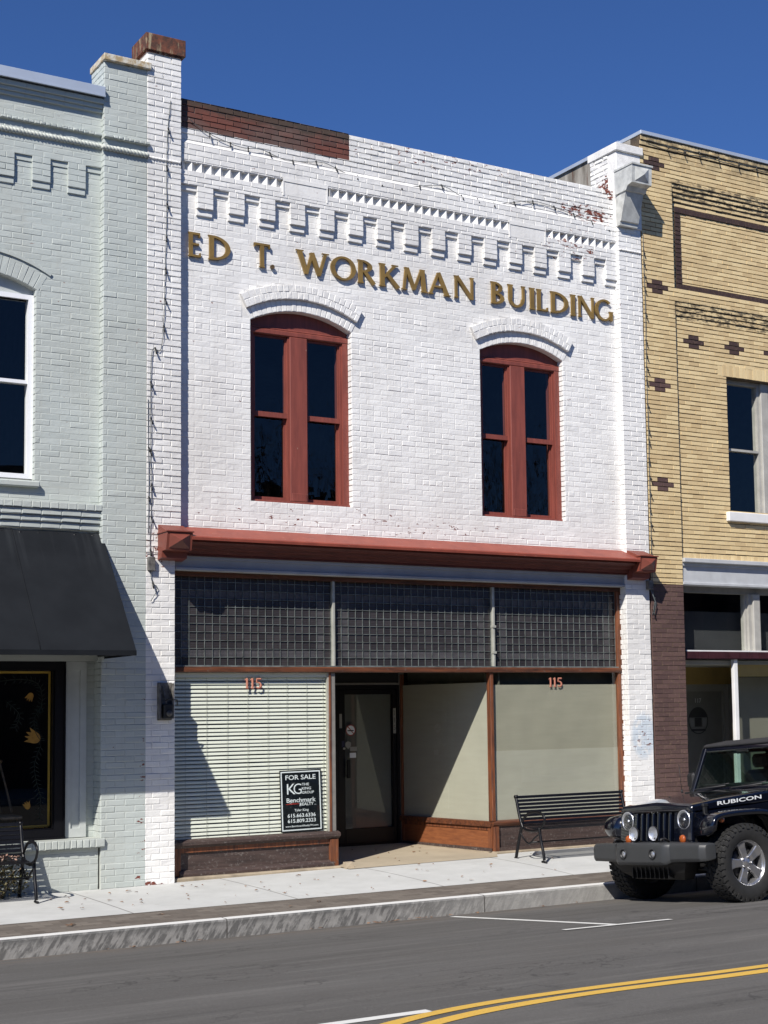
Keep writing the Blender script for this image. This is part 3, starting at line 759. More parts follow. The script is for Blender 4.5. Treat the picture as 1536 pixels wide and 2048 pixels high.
# ------------------------------------------------------------------ arched windows
def arched_window(cx, hw, parent, mats, mull=None, rail=5.915, sill=4.785, jamb=.055, seed=1):
    fr, gl = mats
    x0, x1 = cx-hw, cx+hw; yf = 16.985
    mb = MB(seed)
    if mull: m0, m1 = mull
    # jambs, sill rail
    mb.box(x0-.01, x0+.075, yf, 17.16, sill, 7.0); mb.box(x1-.085, x1+.01, yf, 17.16, sill, 7.0)
    mb.box(x1-.11, x1-.085, yf+.025, 17.16, sill+.03, 6.96); mb.box(x0+.075, x0+.10, yf+.025, 17.16, sill+.03, 6.96)
    mb.box(x0-.01, x1+.01, yf-.02, 17.16, sill-.005, sill+.035)
    win = mb.build('window', fr, parent)
    # arched head board
    mb = MB(seed)
    n = 20; A = math.asin(min(1, (hw+.02)/RA)); top = [(cx+RA*math.sin(a)*1.0, ZC+RA*math.cos(a)+.01) for a in [-A+2*A*i/n for i in range(n+1)]]
    mb.prism([(x1+.02, 6.93), (x0-.02, 6.93)] + top, lambda u, v, d: (u, d, v), yf+.035, 17.12)
    mb.box(x0-.005, x1+.005, yf-.006, yf+.04, 6.925, 6.995, bev=.012); mb.box(x0, x1, yf+.012, yf+.05, 6.995, 7.02, bev=.008)
    mb.build('head_board', fr, win)
    mb = MB(seed); mb.box(m0, m1, yf-.012, 17.16, sill+.035, 6.925, bev=.006); mb.box(m0-.022, m0, yf+.018, 17.14, sill+.035, 6.925); mb.box(m1, m1+.018, yf+.018, 17.14, sill+.035, 6.925)
    mb.box(m0+.02, m1-.02, yf-.022, yf-.01, sill+.04, sill+.14, bev=.004)
    mb.build('mullion', fr, win)
    for (a, b) in ((x0+.10, m0-.022), (m1+.018, x1-.11)):
        for (za, zb, y, nm) in ((rail+.02, 6.93, 17.035, 'upper_sash'), (sill+.035, rail+.02, 17.075, 'lower_sash')):
            mb = MB(seed+3); s_ = .022
            mb.box(a, a+s_, y, y+.035, za, zb); mb.box(b-s_, b, y, y+.035, za, zb)
            if nm == 'upper_sash': mb.box(a+s_, b-s_, y, y+.035, zb-.03, zb); mb.box(a-.0, b+.0, y-.012, y+.036, za-.055, za+.008)
            else: mb.box(a+s_, b-s_, y, y+.035, za, za+.055)
            mb.box(a+s_-.002, b-s_+.002, y+.016, y+.019, za+.005, zb-.02) if False else None
            sash = mb.build(nm, fr, win)
            g = MB(); g.quad((a+s_, y+.018, za), (b-s_, y+.018, za), (b-s_, y+.018, zb), (a+s_, y+.018, zb)); g.build('pane', gl, win)
    return win
arched_window(*WIN[0], WB, (M['red'], M['glass_old']), mull=(8.255, 8.495), seed=3)
arched_window(*WIN[1], WB, (M['red'], M['glass_old']), mull=(11.625, 11.868), seed=4)

# ------------------------------------------------------------------ shopfront
YS = 16.96
mb = MB(); mb.box(6.645, 13.43, 16.93, 17.08, 3.83, 3.884); mb.box(6.645, 6.70, 16.99, 17.08, 2.74, 3.83); mb.build('head_rail', M['oak'], WB)
mb = MB(); mb.box(6.645, 13.425, 16.925, 17.07, 2.675, 2.742, bev=.008); mb.build('transom_bar', M['oak'], WB)
mb = MB(); mb.box(6.70, 13.37, 16.935, 17.0, 2.743, 2.758); mb.build('transom_sill', M['zinc'], WB)
mb = MB(); mb.box(13.365, 13.428, 16.945, 17.07, .27, 3.83, bev=.006); mb.box(13.425, 13.432, 16.93, 17.0, .27, 3.83); mb.build('corner_post', M['oak_v'], WB)
def mat_tile():
    t = NT('violet_prism_glass'); a = t.node('Attribute', attribute_name='bk'); x = xyz(t, a.outputs['Vector']); p = t.pos()
    c = t.mix(x[0], (.027, .024, .025), (.046, .041, .042))
    # moulded criss-cross on the patterned ring of tiles
    o = xyz(t, p); u = t.math('MULTIPLY', t.math('ADD', o[0], o[2]), 62*math.pi); v = t.math('MULTIPLY', t.math('SUBTRACT', o[0], o[2]), 62*math.pi)
    h = t.math('MULTIPLY', t.math('SINE', u), t.math('SINE', v))
    hh = t.math('MULTIPLY', h, x[2]); 
    rib = t.math('MULTIPLY', t.math('SINE', t.math('MULTIPLY', o[2], 95*math.pi)), t.math('SUBTRACT', 1.0, x[2]))
    c = t.mix(t.math('MULTIPLY', t.ramp(h, .0, .4, 0, .85), x[2]), c, (.15, .145, .15))
    return t.done(c, .22, t.bump(t.math('ADD', t.math('MULTIPLY', hh, 1.0), t.math('MULTIPLY', rib, .25)), .6, .004), spec=.5)
M['tile'] = mat_tile()
PAN = [(6.70, 8.812), (8.858, 11.238), (11.288, 13.362)]
for pi, (a, b) in enumerate(PAN):
    mb = MB(40+pi); cm_ = MB(50+pi)
    z0, z1 = 2.758, 3.83; c = .1016; nx = round((b-a)/c); cw = (b-a)/nx; nz = 10; ch_ = c; zt = z1-.03
    for i in range(nx):
        for j in range(11):
            za = z0+j*ch_; zb = min(za+ch_, z1)
            if zb-za < .02: continue
            ringt = (i in (1, nx-2) and 1 <= j <= nz-2) or (j in (1, nz-2) and 1 <= i <= nx-2)
            rg = mb.rng; e = .0012; dd = [rg.uniform(-e, e) for _ in range(4)]
            xa, xb = a+i*cw, a+(i+1)*cw; y = 17.0
            mb.add([(xa, y+dd[0], za), (xb, y+dd[1], za), (xb, y+dd[2], zb), (xa, y+dd[3], zb)], [(0, 1, 2, 3)], (rg.random(), 0, 1. if ringt else 0.))
    rg = cm_.rng
    for i in range(nx+1):
        xx = a+i*cw+rg.uniform(-.0015, .0015); cm_.box(xx-.0032, xx+.0032, 16.990, 17.004, z0, z1)
    for j in range(11):
        zz = z0+j*ch_; pts = [(a+(b-a)*k/8, 16.9975, zz+rg.uniform(-.0018, .0018)) for k in range(9)]
        for p, q in zip(pts, pts[1:]):
            cm_.add([(p[0], 16.988, p[2]-.003), (q[0], 16.988, q[2]-.003), (q[0], 16.988, q[2]+.003), (p[0], 16.988, p[2]+.003), (p[0], 17.0, p[2]+.003), (q[0], 17.0, q[2]+.003), (p[0], 17.0, p[2]-.003), (q[0], 17.0, q[2]-.003)], [(0, 1, 2, 3), (3, 2, 5, 4), (0, 6, 7, 1)])
    tw = mb.build('transom_window', M['tile'], WB, recalc=False)
    cm_.build('lead_came', M['zinc'], tw, recalc=False)
for x_ in (8.835, 11.263):
    mb = MB(); mb.box(x_-.017, x_+.017, 16.945, 17.01, 2.745, 3.83, bev=.004)
    if x_ > 10: mb.box(x_-.024, x_+.026, 16.93, 16.99, 3.28, 3.31); mb.box(x_-.024, x_+.026, 16.93, 16.99, 2.93, 2.96)
    mb.build('transom_mullion', M['alu'], WB)

# left display window
G_Y = 16.985
mb = MB(); mb.quad((6.645, G_Y, .66), (8.745, G_Y, .66), (8.745, G_Y, 2.68), (6.645, G_Y, 2.68))
dw = mb.build('display_window', M['glass'], WB)
mb = MB(); mb.box(8.745, 8.768, 16.972, 17.03, .69, 2.675); mb.build('window_edge_strip', M['alu'], WB)
mb = MB(); mb.box(8.77, 8.855, 16.965, 17.06, .69, 2.675, bev=.006); mb.build('corner_post', M['alu_gray'], WB)
mb = MB(); mb.box(8.765, 8.79, 16.955, 16.97, .69, 2.675); mb.build('corner_post_bead', M['oak_v'], WB)
mb = MB(); mb.sweep([(17.05, .60), (16.955, .60), (16.935, .625), (16.91, .635), (16.905, .668), (16.925, .682), (17.0, .70), (17.05, .70)], 6.647, 8.885); mb.build('sill_rail', M['oak_worn'], WB)
mb = MB(); mb.box(6.645, 6.78, 16.95, 17.05, .27, .60); mb.box(8.755, 8.868, 16.935, 17.05, .262, .60, bev=.004); mb.box(6.78, 8.755, 16.962, 17.05, .545, .60); mb.build('kick_frame', M['oak_v'], WB)
mb = MB(); mb.box(6.78, 8.755, 16.985, 17.05, .34, .545); mb.build('kick_panel', M['oak_worn'], WB)
mb = MB(); mb.sweep([(17.05, .262), (16.925, .262), (16.925, .30), (16.94, .335), (16.965, .345), (17.05, .345)], 6.76, 8.80); mb.build('base_board', M['oak_worn'], WB)
mb = MB(); mb.box(6.62, 8.885, 16.835, 17.05, .15, .268, bev=.012); mb.build('plinth', M['stone_base'], WB)
# blinds: one slatted curtain, cords, head rail
mb = MB(60); n = 41; zt, zb = 2.595, .705
for i in range(n):
    z = zt-(zt-zb)*i/(n-1)+mb.rng.uniform(-.0015, .0015); sg = mb.rng.uniform(-.003, .003); w2 = .021; tl = R(63+mb.rng.uniform(-2, 2))
    dz, dy = w2*math.sin(tl), w2*math.cos(tl)
    for xa, xb in ((6.66, 8.745),):
        k = 10
        for q in range(k):
            x0, x1 = xa+(xb-xa)*q/k, xa+(xb-xa)*(q+1)/k
            b0, b1 = [sg*math.sin(math.pi*(v-xa)/(xb-xa)) for v in (x0, x1)]
            mb.add([(x0, 17.03-dy, z-dz+b0), (x1, 17.03-dy, z-dz+b1), (x1, 17.03-.004, z+.003+b1), (x0, 17.03-.004, z+.003+b0), (x1, 17.03+dy, z+dz+b1), (x0, 17.03+dy, z+dz+b0)], [(0, 1, 2, 3), (3, 2, 4, 5)])
mb.box(6.655, 8.75, 16.995, 17.06, 2.615, 2.672)
bl = mb.build('blind', M['blind'], WB, recalc=False)
mb = MB()
for x_ in (6.86, 7.13, 7.40, 7.67, 7.94, 8.20, 8.47, 8.70): mb.box(x_-.0015, x_+.0015, 17.006, 17.008, .69, 2.62)
mb.build('blind_cord', M['cord'], WB)
# dark backs of the display bays
mb = MB(); mb.box(6.66, 8.86, 17.30, 17.34, .3, 2.72); mb.build('display_back', M['dark'], WB)
def numerals(x, z, h, w, y, parent):
    mb = MB()
    for i, chh in enumerate('115'): put_glyph(mb, chh, x+[0, .30, .60][i]*w, z, h, [.26, .26, .36][i]*w, lambda u, v, d: (u, y-d, v), 0, .003)
    ed = MB()
    for i, chh in enumerate('115'): put_glyph(ed, chh, x+[0, .30, .60][i]*w+.010, z-.010, h, [.26, .26, .36][i]*w, lambda u, v, d: (u, y-d, v), -.004, -.0015)
    o = mb.build('street_number', M['pink'], parent); ed.build('number_shadow', M['pink_edge'], o)
numerals(7.618, 2.482, .125, .24, 16.98, WB); numerals(12.175, 2.482, .125, .24, 16.98, WB)

# entry: splayed side, ceiling, back wall, door
A0, A1 = Vector((11.215, 16.985)), Vector((10.925, 18.93))
dA = (A1-A0); LA = dA.length; dA.normalize(); nA = Vector((dA.y, -dA.x))      # nA points +x... flip to face the entry
if nA.x > 0: nA = -nA
def ang(u, z, d): q = A0 + dA*u + nA*d; return (q.x, q.y, z)
def abox(mb, u0, u1, d0, d1, z0, z1): mb.prism([(u0, z0), (u1, z0), (u1, z1), (u0, z1)], ang, d0, d1)
mb = MB(); mb.quad(ang(.03, .68, 0), ang(LA-.05, .68, 0), ang(LA-.05, 2.68, 0), ang(.03, 2.68, 0)); mb.build('display_window', M['glass'], WB)
mb = MB(); mb.quad((11.245, G_Y, .66), (13.37, G_Y, .66), (13.37, G_Y, 2.68), (11.245, G_Y, 2.68)); mb.build('display_window', M['glass'], WB)
mb = MB(); mb.box(11.19, 11.245, 16.95, 17.05, .69, 2.675, bev=.008); mb.build('display_mullion', M['oak_v'], WB)
mb = MB(); abox(mb, LA-.05, LA, -.04, .02, .69, 2.70); mb.build('display_mullion', M['oak_v'], WB)
mb = MB(); mb.sweep([(17.05, .62), (16.96, .62), (16.94, .645), (16.93, .672), (16.94, .685), (17.0, .70), (17.05, .70)], 11.20, 13.425)
mb.prism([(0, .62), (LA, .62), (LA, .69), (0, .69)], ang, -.04, .045)
mb.build('sill_rail', M['oak'], WB)
mb = MB(); abox(mb, .06, LA, -.04, .008, .285, .62); mb.build('bulkhead_panel', M['oak_panel'], WB)
mb = MB(); abox(mb, .0, .075, -.04, .022, .27, .62); abox(mb, LA-.08, LA, -.04, .02, .28, .62); abox(mb, .075, LA-.08, -.03, .018, .57, .62); mb.box(11.205, 11.285, 16.935, 17.05, .262, .62, bev=.004); mb.build('bulkhead_frame', M['oak_v'], WB)
mb = MB(); abox(mb, 0, LA, -.04, .024, .27, .335); mb.build('base_board', M['oak_worn'], WB)
mb = MB(); mb.box(11.285, 13.37, 16.975, 17.05, .335, .62); mb.box(11.285, 13.37, 16.935, 17.05, .275, .34); mb.build('kick_panel', M['oak_worn'], WB)
mb = MB(); mb.box(11.19, 13.43, 16.86, 17.05, .15, .295, bev=.012); mb.add([ang(0, .15, .07), ang(LA, .15, .03), ang(LA, .305, .03), ang(0, .29, .07), ang(0, .29, -.03), ang(LA, .305, -.03)], [(0, 1, 2, 3), (3, 2, 5, 4)]); mb.build('plinth', M['stone_base'], WB)
# paper shades behind the right-hand glass
mb = MB(); mb.box(11.25, 13.375, 17.004, 17.012, 1.60, 2.51); mb.build('window_shade', M['shade'], WB)
mb = MB(); mb.box(11.25, 13.375, 16.999, 17.008, .66, 1.622); mb.build('window_shade', M['shade_low'], WB)
mb = MB(); abox(mb, .03, LA-.05, -.03, -.02, .66, 2.545); mb.build('window_shade', M['shade_low'], WB)
mb = MB(); mb.box(11.25, 13.45, 17.16, 17.19, .3, 2.75); abox(mb, .0, LA, -.17, -.15, .3, 2.75); mb.build('display_back', M['shade_top'], WB)
mb = MB(); mb.box(8.6, 11.6, 17.05, 19.2, 2.76, 2.80); mb.build('entry_ceiling', M['alu_gray'], WB)
# left splay (its face is turned away from the street view)
mb = MB(); mb.prism([(8.87, 17.06), (9.80, 19.0), (9.70, 19.0), (8.78, 17.06)], lambda u, v, d: (u, v, d), .27, 2.76); mb.build('entry_side', M['oak_v'], WB)
YD = 18.93
mb = MB(); mb.box(9.70, 9.85, YD-.01, YD+.06, .30, 2.76); mb.box(10.905, 10.98, YD-.03, YD+.06, .30, 2.76); mb.box(9.85, 10.905, YD-.02, YD+.06, 2.555, 2.585); mb.build('door_surround', M['alu_gray'], WB)
mb = MB(); mb.box(9.85, 10.905, YD, YD+.02, 2.585, 2.76); mb.build('door_transom', M['dark'], WB)
mb = MB()
mb.box(9.85, 9.905, YD-.03, YD+.05, .302, 2.553); mb.box(10.855, 10.905, YD-.03, YD+.05, .302, 2.553); mb.box(9.905, 10.855, YD-.03, YD+.05, 2.50, 2.553)
mb.box(9.91, 10.02, YD-.02, YD+.03, .325, 2.495, bev=.004); mb.box(10.795, 10.85, YD-.02, YD+.03, .325, 2.495, bev=.004)
mb.box(10.02, 10.795, YD-.02, YD+.03, 2.42, 2.495, bev=.004); mb.box(10.02, 10.795, YD-.02, YD+.03, .325, .54, bev=.004); mb.box(9.905, 10.855, YD-.04, YD+.05, .298, .322)
door = mb.build('door', M['black_frame'], WB)
mb = MB(); mb.quad((10.02, YD+.004, .54), (10.795, YD+.004, .54), (10.795, YD+.004, 2.42), (10.02, YD+.004, 2.42)); mb.build('door_pane', M['glass'], door)
mb = MB(); mb.box(10.02, 10.795, YD+.05, YD+.06, .54, 2.42); mb.build('door_film', M['gray_int'], door)
mb = MB(); mb.box(10.02, 10.075, YD-.075, YD-.055, 1.25, 1.51, bev=.006); mb.box(10.035, 10.06, YD-.056, YD-.018, 1.27, 1.30); mb.box(10.035, 10.06, YD-.056, YD-.018, 1.46, 1.49); mb.build('handle', M['black_frame'], door)
mb = MB(); mb.lathe([(0, -.03), (.018, -.03), (.018, -.018), (.022, -.018)], (10.0, YD, 1.665), 'y', 14); mb.build('lock', M['alu'], door)
fm = front(YD)
mb = MB(); mb.prism([(10.116+.078*math.cos(a), 1.918+.078*math.sin(a)) for a in [2*math.pi*i/28 for i in range(28)]], fm, .0035, .0045); ns = mb.build('no_smoking_sticker', M['ink_white'], door)
ns = door
mb = MB()
for P in ring(10.116, 1.918, .078, .078, .012, .012, 0, 360, 28) + bar(10.07, 1.97, 10.165, 1.868, .013): mb.prism(P, fm, .0045, .0055)
mb.build('prohibition_ring', M['ink_red'], ns)
mb = MB(); mb.box(10.065, 10.165, YD-.006, YD-.004, 1.905, 1.92); mb.build('cigarette', M['sign_black'], ns)
mb = MB(); mb.prism([(10.03, 1.745), (10.03, 1.70), (10.075, 1.65), (10.12, 1.70), (10.12, 1.745), (10.075, 1.765)], fm, .0035, .0045); mb.build('shield_sticker', M['decal_pale'], door)
mb = MB(); mb.box(10.10, 10.20, YD-.0045, YD-.0035, 1.53, 1.60); mb.build('notice_sticker', M['ink_white'], door)
mb = MB(); mb.box(10.105, 10.215, YD-.0045, YD-.0035, 1.625, 1.685); mb.build('notice_sticker', M['decal_pale'], door)
mb = MB(); mb.box(9.93, 9.97, YD-.0225, YD-.0205, 1.95, 2.15); mb.build('pull_plate', M['decal_pale'], door)
mb = MB(); mb.box(9.965, 10.01, YD-.0225, YD-.0205, 1.68, 1.77); mb.build('blue_sticker', M['blue_decal'], door)
mb = MB(); mb.box(10.80, 10.845, YD-.0225, YD-.0205, 1.86, 2.22); pn_ = mb.build('number_plate', M['decal_pale'], WB)
for i, chh in enumerate('115'):
    mb = MB(); put_glyph(mb, chh, 10.808, 2.12-.105*i, .07, .022 if chh == '1' else .028, fm, .023, .0235); mb.build('digit', M['sign_black'], pn_)

# building shell, roof and floors (closes the rooms, never seen in detail)
def shell(x0, x1, zr, parent, mat, y0=17.24, y1=29., zs=4.0, vest=None):
    mb = MB()
    mb.box(x0, x0+.02, y0, y1, .05, zr); mb.box(x1-.02, x1, y0, y1, .05, zr); mb.box(x0, x1, y1, y1+.3, .05, zr)
    mb.box(x0+.03, x1-.03, y0-.02, y1, zr-.5, zr-.3); mb.box(x0+.03, x1-.03, y0-.2, y1, zs, zs+.3); mb.box(x0+.03, x1-.03, y0, y1, .0, .15)
    mb.build('back_walls_and_roof', mat, parent)
shell(6.3, 13.87, 9.4, WB, M['interior'])
mb = MB(); mb.box(8.5, 11.8, 19.02, 19.06, .1, 2.8); mb.build('entry_back', M['dark'], WB)

# gold letters on the wall
SG = thing('wall_lettering', (10.08, 16.89, 7.6), 'large gold metal letters spelling ED T. WORKMAN BUILDING across the white brick wall', 'lettering')
LT = [('E', 6.84, .17), ('D', 7.10, .295), ('T', 7.71, .23), ('.', 7.94, .055), ('W', 8.295, .47), ('O', 8.79, .365), ('R', 9.18, .27), ('K', 9.50, .315), ('M', 9.84, .40), ('A', 10.255, .345), ('N', 10.66, .335),
      ('B', 11.255, .23), ('U', 11.535, .315), ('I', 11.90, .10), ('L', 12.025, .20), ('D', 12.26, .315), ('I', 12.61, .10), ('N', 12.745, .305), ('G', 13.05, .33)]
for chh, x_, w_ in LT:
    mb = MB(); put_glyph(mb, chh, x_, 7.735, .305 if chh != '.' else .34, w_, front(Y2), .012, .040)
    mb.build('letter', M['gold'] if chh != '.' else M['bronze'], SG)

# for sale sign behind the left glass
FS = thing('for_sale_sign', (8.40, 17.03, .70), 'black and white for sale sign propped inside the left display window', 'sign')
th = R(-1.3)
def sm(u, v, d):   # u 0..0.575, v 0..0.755
    return (8.088 + u*math.cos(th) + (v-.755)*-.028, 17.0-d, .708 + v*1.0 + u*.012)
mb = MB(); mb.prism([(0, 0), (.572, 0), (.572, .757), (0, .757)], sm, -.003, 0); mb.build('board', M['sign_black'], FS)
mb = MB()
for (a, b, c, d) in ((.015, .557, .015, .030), (.015, .557, .727, .742), (.015, .030, .030, .727), (.542, .557, .030, .727)): mb.prism([(a, c), (b, c), (b, d), (a, d)], sm, 0, .001)
mb.build('border', M['ink_white'], FS)
for (tx, u_, v_, h_, al_, bo_, wd_) in (('FOR SALE', .286, .640, .058, 'CENTER', .012, .415), ('K', .095, .462, .135, 'LEFT', .0, .115), ('G', .185, .462, .135, 'LEFT', -.008, .11),
        ('THE', .30, .562, .032, 'LEFT', .01, .10), ('KING', .30, .512, .032, 'LEFT', .01, .125), ('GROUP', .30, .462, .032, 'LEFT', .01, .165), ('Benchmark', .286, .362, .055, 'CENTER', .010, .40),
        ('REALTY', .265, .318, .036, 'LEFT', .014, .19), ('LLC', .465, .318, .012, 'LEFT', 0, None), ('Tyler King', .286, .250, .030, 'CENTER', .010, .195),
        ('615.663.6336', .286, .178, .045, 'CENTER', .014, .385), ('615.809.2323', .286, .113, .045, 'CENTER', .014, .385), ('www.BenchmarkRealtyTN.com', .286, .060, .022, 'CENTER', .012, .45)):
    mb = MB(); put_text(mb, tx, u_, v_, h_, sm, al_, bo_, width=wd_); mb.build('lettering', M['ink_white'], FS, recalc=False)
mb = MB(); mb.prism([(.075, .335), (.26, .338), (.26, .344), (.17, .350), (.075, .343)], sm, .001, .002); mb.build('red_swash', M['ink_red'], FS)

# ================================================================== GREY BRICK BUILDING (left)
GB = thing('grey_brick_building', (2.6, 16.8, .2), 'pale grey-green painted brick building left of the white one, with rope moulding and black awning', 'building')
GW = [(4.31, .688), (.92, .688)]
gc = .0714
def gspans(z):
    out = [(-.55, 5.755)]
    for cx, hw in sorted(GW):
        if z < 4.83: h = 0
        elif z < 7.07: h = hw
        elif z < ZC+RA+.20: h = min(hw+.05, math.sqrt(max(0, (RA+.20)**2-(z-ZC)**2)))
        else: h = 0
        if h > 0:
            a, b = out.pop(); out += [(a, cx-h), (cx+h, b)]
    return out
mb = MB(71)
kw = dict(joint=.0075, proud=.0036, ch=.0055, jit=.0015, soft=.85, gapvar=.6)
bricks(mb, front(16.92), 4.30, 8.64, gspans, gc, .23, **kw)
bricks(mb, front(16.885), 8.64, 9.37, full(-.55, 5.755), gc, .23, zref=8.64, **kw)
def gcore(x0, x1, z0, z1, y0=16.924, y1=17.24): mb.box(x0, x1, y0, y1, z0, z1, at)
gcore(-1.2, 6.28, 2.80, 4.83); gcore(-1.2, GW[1][0]-.688, 4.83, 7.6); gcore(GW[1][0]+.688, GW[0][0]-.688, 4.83, 7.6); gcore(GW[0][0]+.688, 6.28, 4.83, 7.6); gcore(-1.2, 6.28, 7.6, 9.46)
gcore(-.6, 5.76, 8.64, 9.46, 16.888, 16.925)
for cx, hw in GW:
    n = 24; A = .53
    for i in range(n):
        a0, a1 = -A+2*A*i/n, -A+2*A*(i+1)/n
        mb.prism([(cx+r*math.sin(a), ZC+r*math.cos(a)) for r, a in ((RA, a0), (RA+.47, a0), (RA+.47, a1), (RA, a1))], lambda u, v, d: (u, d, v), 16.922, 17.235, at)
    bricks(mb, radial(cx, ZC, 16.92), RA, RA+.21, full(-.80, .80), .21, .073, zref=RA, joint=.006, proud=.004, ch=.004, jit=.002, backing=False, soft=.7)
    # moulded hood line
    for i in range(n):
        A2 = .515; a0, a1 = -A2+2*A2*i/n, -A2+2*A2*(i+1)/n
        mb.prism([(cx+r*math.sin(a), ZC+r*math.cos(a)) for r, a in ((RA+.235, a0), (RA+.28, a0), (RA+.27, a1), (RA+.235, a1))], lambda u, v, d: (u, d, v), 16.898, 16.925, (mb.rng.random(), 0, 0))
    bricks(mb, lambda u, z, d, X=cx+hw: (X-d, u, z), 4.83, 7.07, full(16.92, 17.04), gc, .23, joint=.008, proud=.005, ch=.002, header=1)
# hanging corbels
lx = 4.933-.4198*12; LG = []
while lx < 5.70: LG.append(lx); lx += .4198
for lx in LG:
    if lx+.208 > 5.755: continue
    gcore(lx, lx+.212, 8.35, 8.64, 16.888, 16.925); gcore(lx+.001, lx+.211, 8.275, 8.35, 16.905, 16.925)
    bricks(mb, front(16.885), 8.35, 8.64, full(lx, lx+.212), .0725, .23, zref=8.35, uo=lx, joint=.007, proud=.005, ch=.003)
    bricks(mb, front(16.903), 8.275, 8.35, full(lx, lx+.212), .075, .23, zref=8.275, uo=lx, joint=.004, proud=.003, ch=.004)
    mb.box(lx+.212, lx+.4198, 16.905, 16.925, 8.575, 8.64, (.5, 0, 0))
    mb.box(lx, lx+.212, 16.83, 16.90, 8.66, 8.661, at) if False else None
# upper band: stepped cornice, beaded ridge
for (za, zb, yy) in ((9.395, 9.455, 16.80), (9.345, 9.395, 16.83), (9.30, 9.345, 16.855)):
    bricks(mb, front(yy), za, zb, full(-.55, 5.755), zb-za, .23, zref=za, joint=.005, proud=.004, ch=.004); mb.box(-.55, 5.755, yy+.002, 16.93, za+.001, zb-.001, at)
for (xa, xb, yy, zz) in ((-.55, 5.755, 16.845, 9.035), (5.745, 6.31, 16.755, 9.0)):
    bricks(mb, front(yy), zz-.02, zz+.02, full(xa, xb), .04, .065, zref=zz-.02, joint=.008, proud=.012, ch=.006, jit=.003); mb.box(xa, xb, yy+.002, 16.95, zz-.019, zz+.019, at)
# stepped band over the awning
for (za, zb, yy, LL) in ((4.53, 4.605, 16.80, .105), (4.455, 4.53, 16.825, .23), (4.385, 4.455, 16.85, .23), (4.31, 4.385, 16.875, .23)):
    bricks(mb, front(yy), za, zb, full(-.55, 5.755), zb-za, LL, zref=za, joint=.007, proud=.006, ch=.005, jit=.002); mb.box(-.55, 5.755, yy+.003, 16.93, za+.001, zb-.001, at)
mb.build('wall', M['gray_brick'], GB, recalc=False)
pilaster(5.757, 6.287, .14, 9.925, GB, M['gray_brick'], left=(2.4, 9.925), left_span=(Y0, 16.92), uo=.06, joint=.008, proud=.005, ch=.005, jit=.0014, seed=72, soft=.75, gapvar=.5, L=.23)
pilaster(-1.1, -.55, .14, 9.925, GB, M['gray_brick'], uo=.06, joint=.008, proud=.005, ch=.005, seed=73, L=.23)
mb = MB(74); bricks(mb, leftf(5.757), .68, 2.82, full(Y0, 17.06), gc, .115, joint=.008, proud=.006, ch=.003); bricks(mb, leftf(5.757), 9.45, 9.925, full(16.92, 17.25), gc, .23, joint=.008, proud=.006, ch=.003)
mb.build('jamb', M['gray_brick'], GB, recalc=False)
mb = MB(75)
bricks(mb, front(16.835), .14, .69, full(-.55, 5.74), gc, .23, **kw); mb.box(-.55, 5.74, 16.84, 17.1, .1, .69, at)
mb.build('base_wall', M['gray_brick'], GB, recalc=False)
mb = MB(76); bricks(mb, front(16.775), .692, .79, full(-.55, 5.795), .10, .072, zref=.692, joint=.008, proud=.010, ch=.006, jit=.003); mb.box(-.55, 5.795, 16.778, 17.1, .69, .793, at); mb.build('sill', M['gray_brick'], GB, recalc=False)
mb = MB()
mb.box(-.55, 5.752, 16.74, 17.25, 9.475, 9.585, bev=.004); mb.box(-.55, 5.752, 16.735, 16.76, 9.46, 9.48); mb.build('coping', M['coping_metal'], GB)
mb = MB(); mb.box(5.735, 6.325, 16.745, 17.27, 9.925, 10.005, bev=.006); mb.box(-1.12, -.53, 16.745, 17.27, 9.925, 10.005, bev=.006); mb.build('pilaster_cap', M['rust_white'], GB)
# twisted rope moulding (runs onto the white pilaster)
def rope(mb, x0, x1, y, z, r=.030, pitch=.085):
    n = int((x1-x0)/pitch*8)
    for ph in (0, math.pi):
        pts = [(x0+(x1-x0)*i/n, y+r*.55*math.cos(2*math.pi*i/8+ph), z+r*.55*math.sin(2*math.pi*i/8+ph)) for i in range(n+1)]
        mb.tube(pts, r*.72, 5)
mb = MB(); rope(mb, -.5, 5.75, 16.87, 8.895); rope(mb, 5.72, 6.29, 16.775, 8.86); mb.build('rope_moulding', M['rope'], GB)
mb = MB(); rope(mb, 6.295, 6.71, 16.79, 8.845, .016); mb.build('rope_moulding', M['stucco'], WB)
mb = MB(); rope(mb, 13.46, 13.86, 16.79, 8.80, .014); mb.build('rope_moulding', M['stucco'], WB)
# upper windows
for cx, hw in GW:
    x0, x1 = cx-hw, cx+hw
    mb = MB(); n = 20; A = math.asin((hw+.005)/RA)
    mb.prism([(x1+.02, 6.965), (x0-.02, 6.965)] + [(cx+RA*math.sin(a), ZC+RA*math.cos(a)+.01) for a in [-A+2*A*i/n for i in range(n+1)]], lambda u, v, d: (u, d, v), 17.02, 17.12)
    mb.build('head_board', M['gray_trim'], GB)
    mb = MB(); e = .055
    mb.box(x0-.005, x0+e, 16.985, 17.1, 4.88, 7.02); mb.box(x1-e-.01, x1+.005, 16.985, 17.1, 4.88, 7.02); mb.box(x0+e, x1-e-.01, 16.985, 17.1, 6.965, 7.02); mb.box(x0+e, x1-e-.01, 16.985, 17.1, 4.88, 4.935); mb.box(x0+e, x1-e-.01, 16.995, 17.09, 5.98, 6.02)
    wi = mb.build('window', M['vinyl'], GB)
    for za, zb in ((4.935, 5.98), (6.02, 6.965)):
        g = MB(); g.quad((x0+e, 17.05, za), (x1-e, 17.05, za), (x1-e, 17.05, zb), (x0+e, 17.05, zb)); g.build('pane', M['glass'], wi)
    mb = MB(); mb.box(x0-.05, x1+.045, 16.85, 17.08, 4.772, 4.838, bev=.01); mb.build('window_sill', M['gray_brick'], GB)
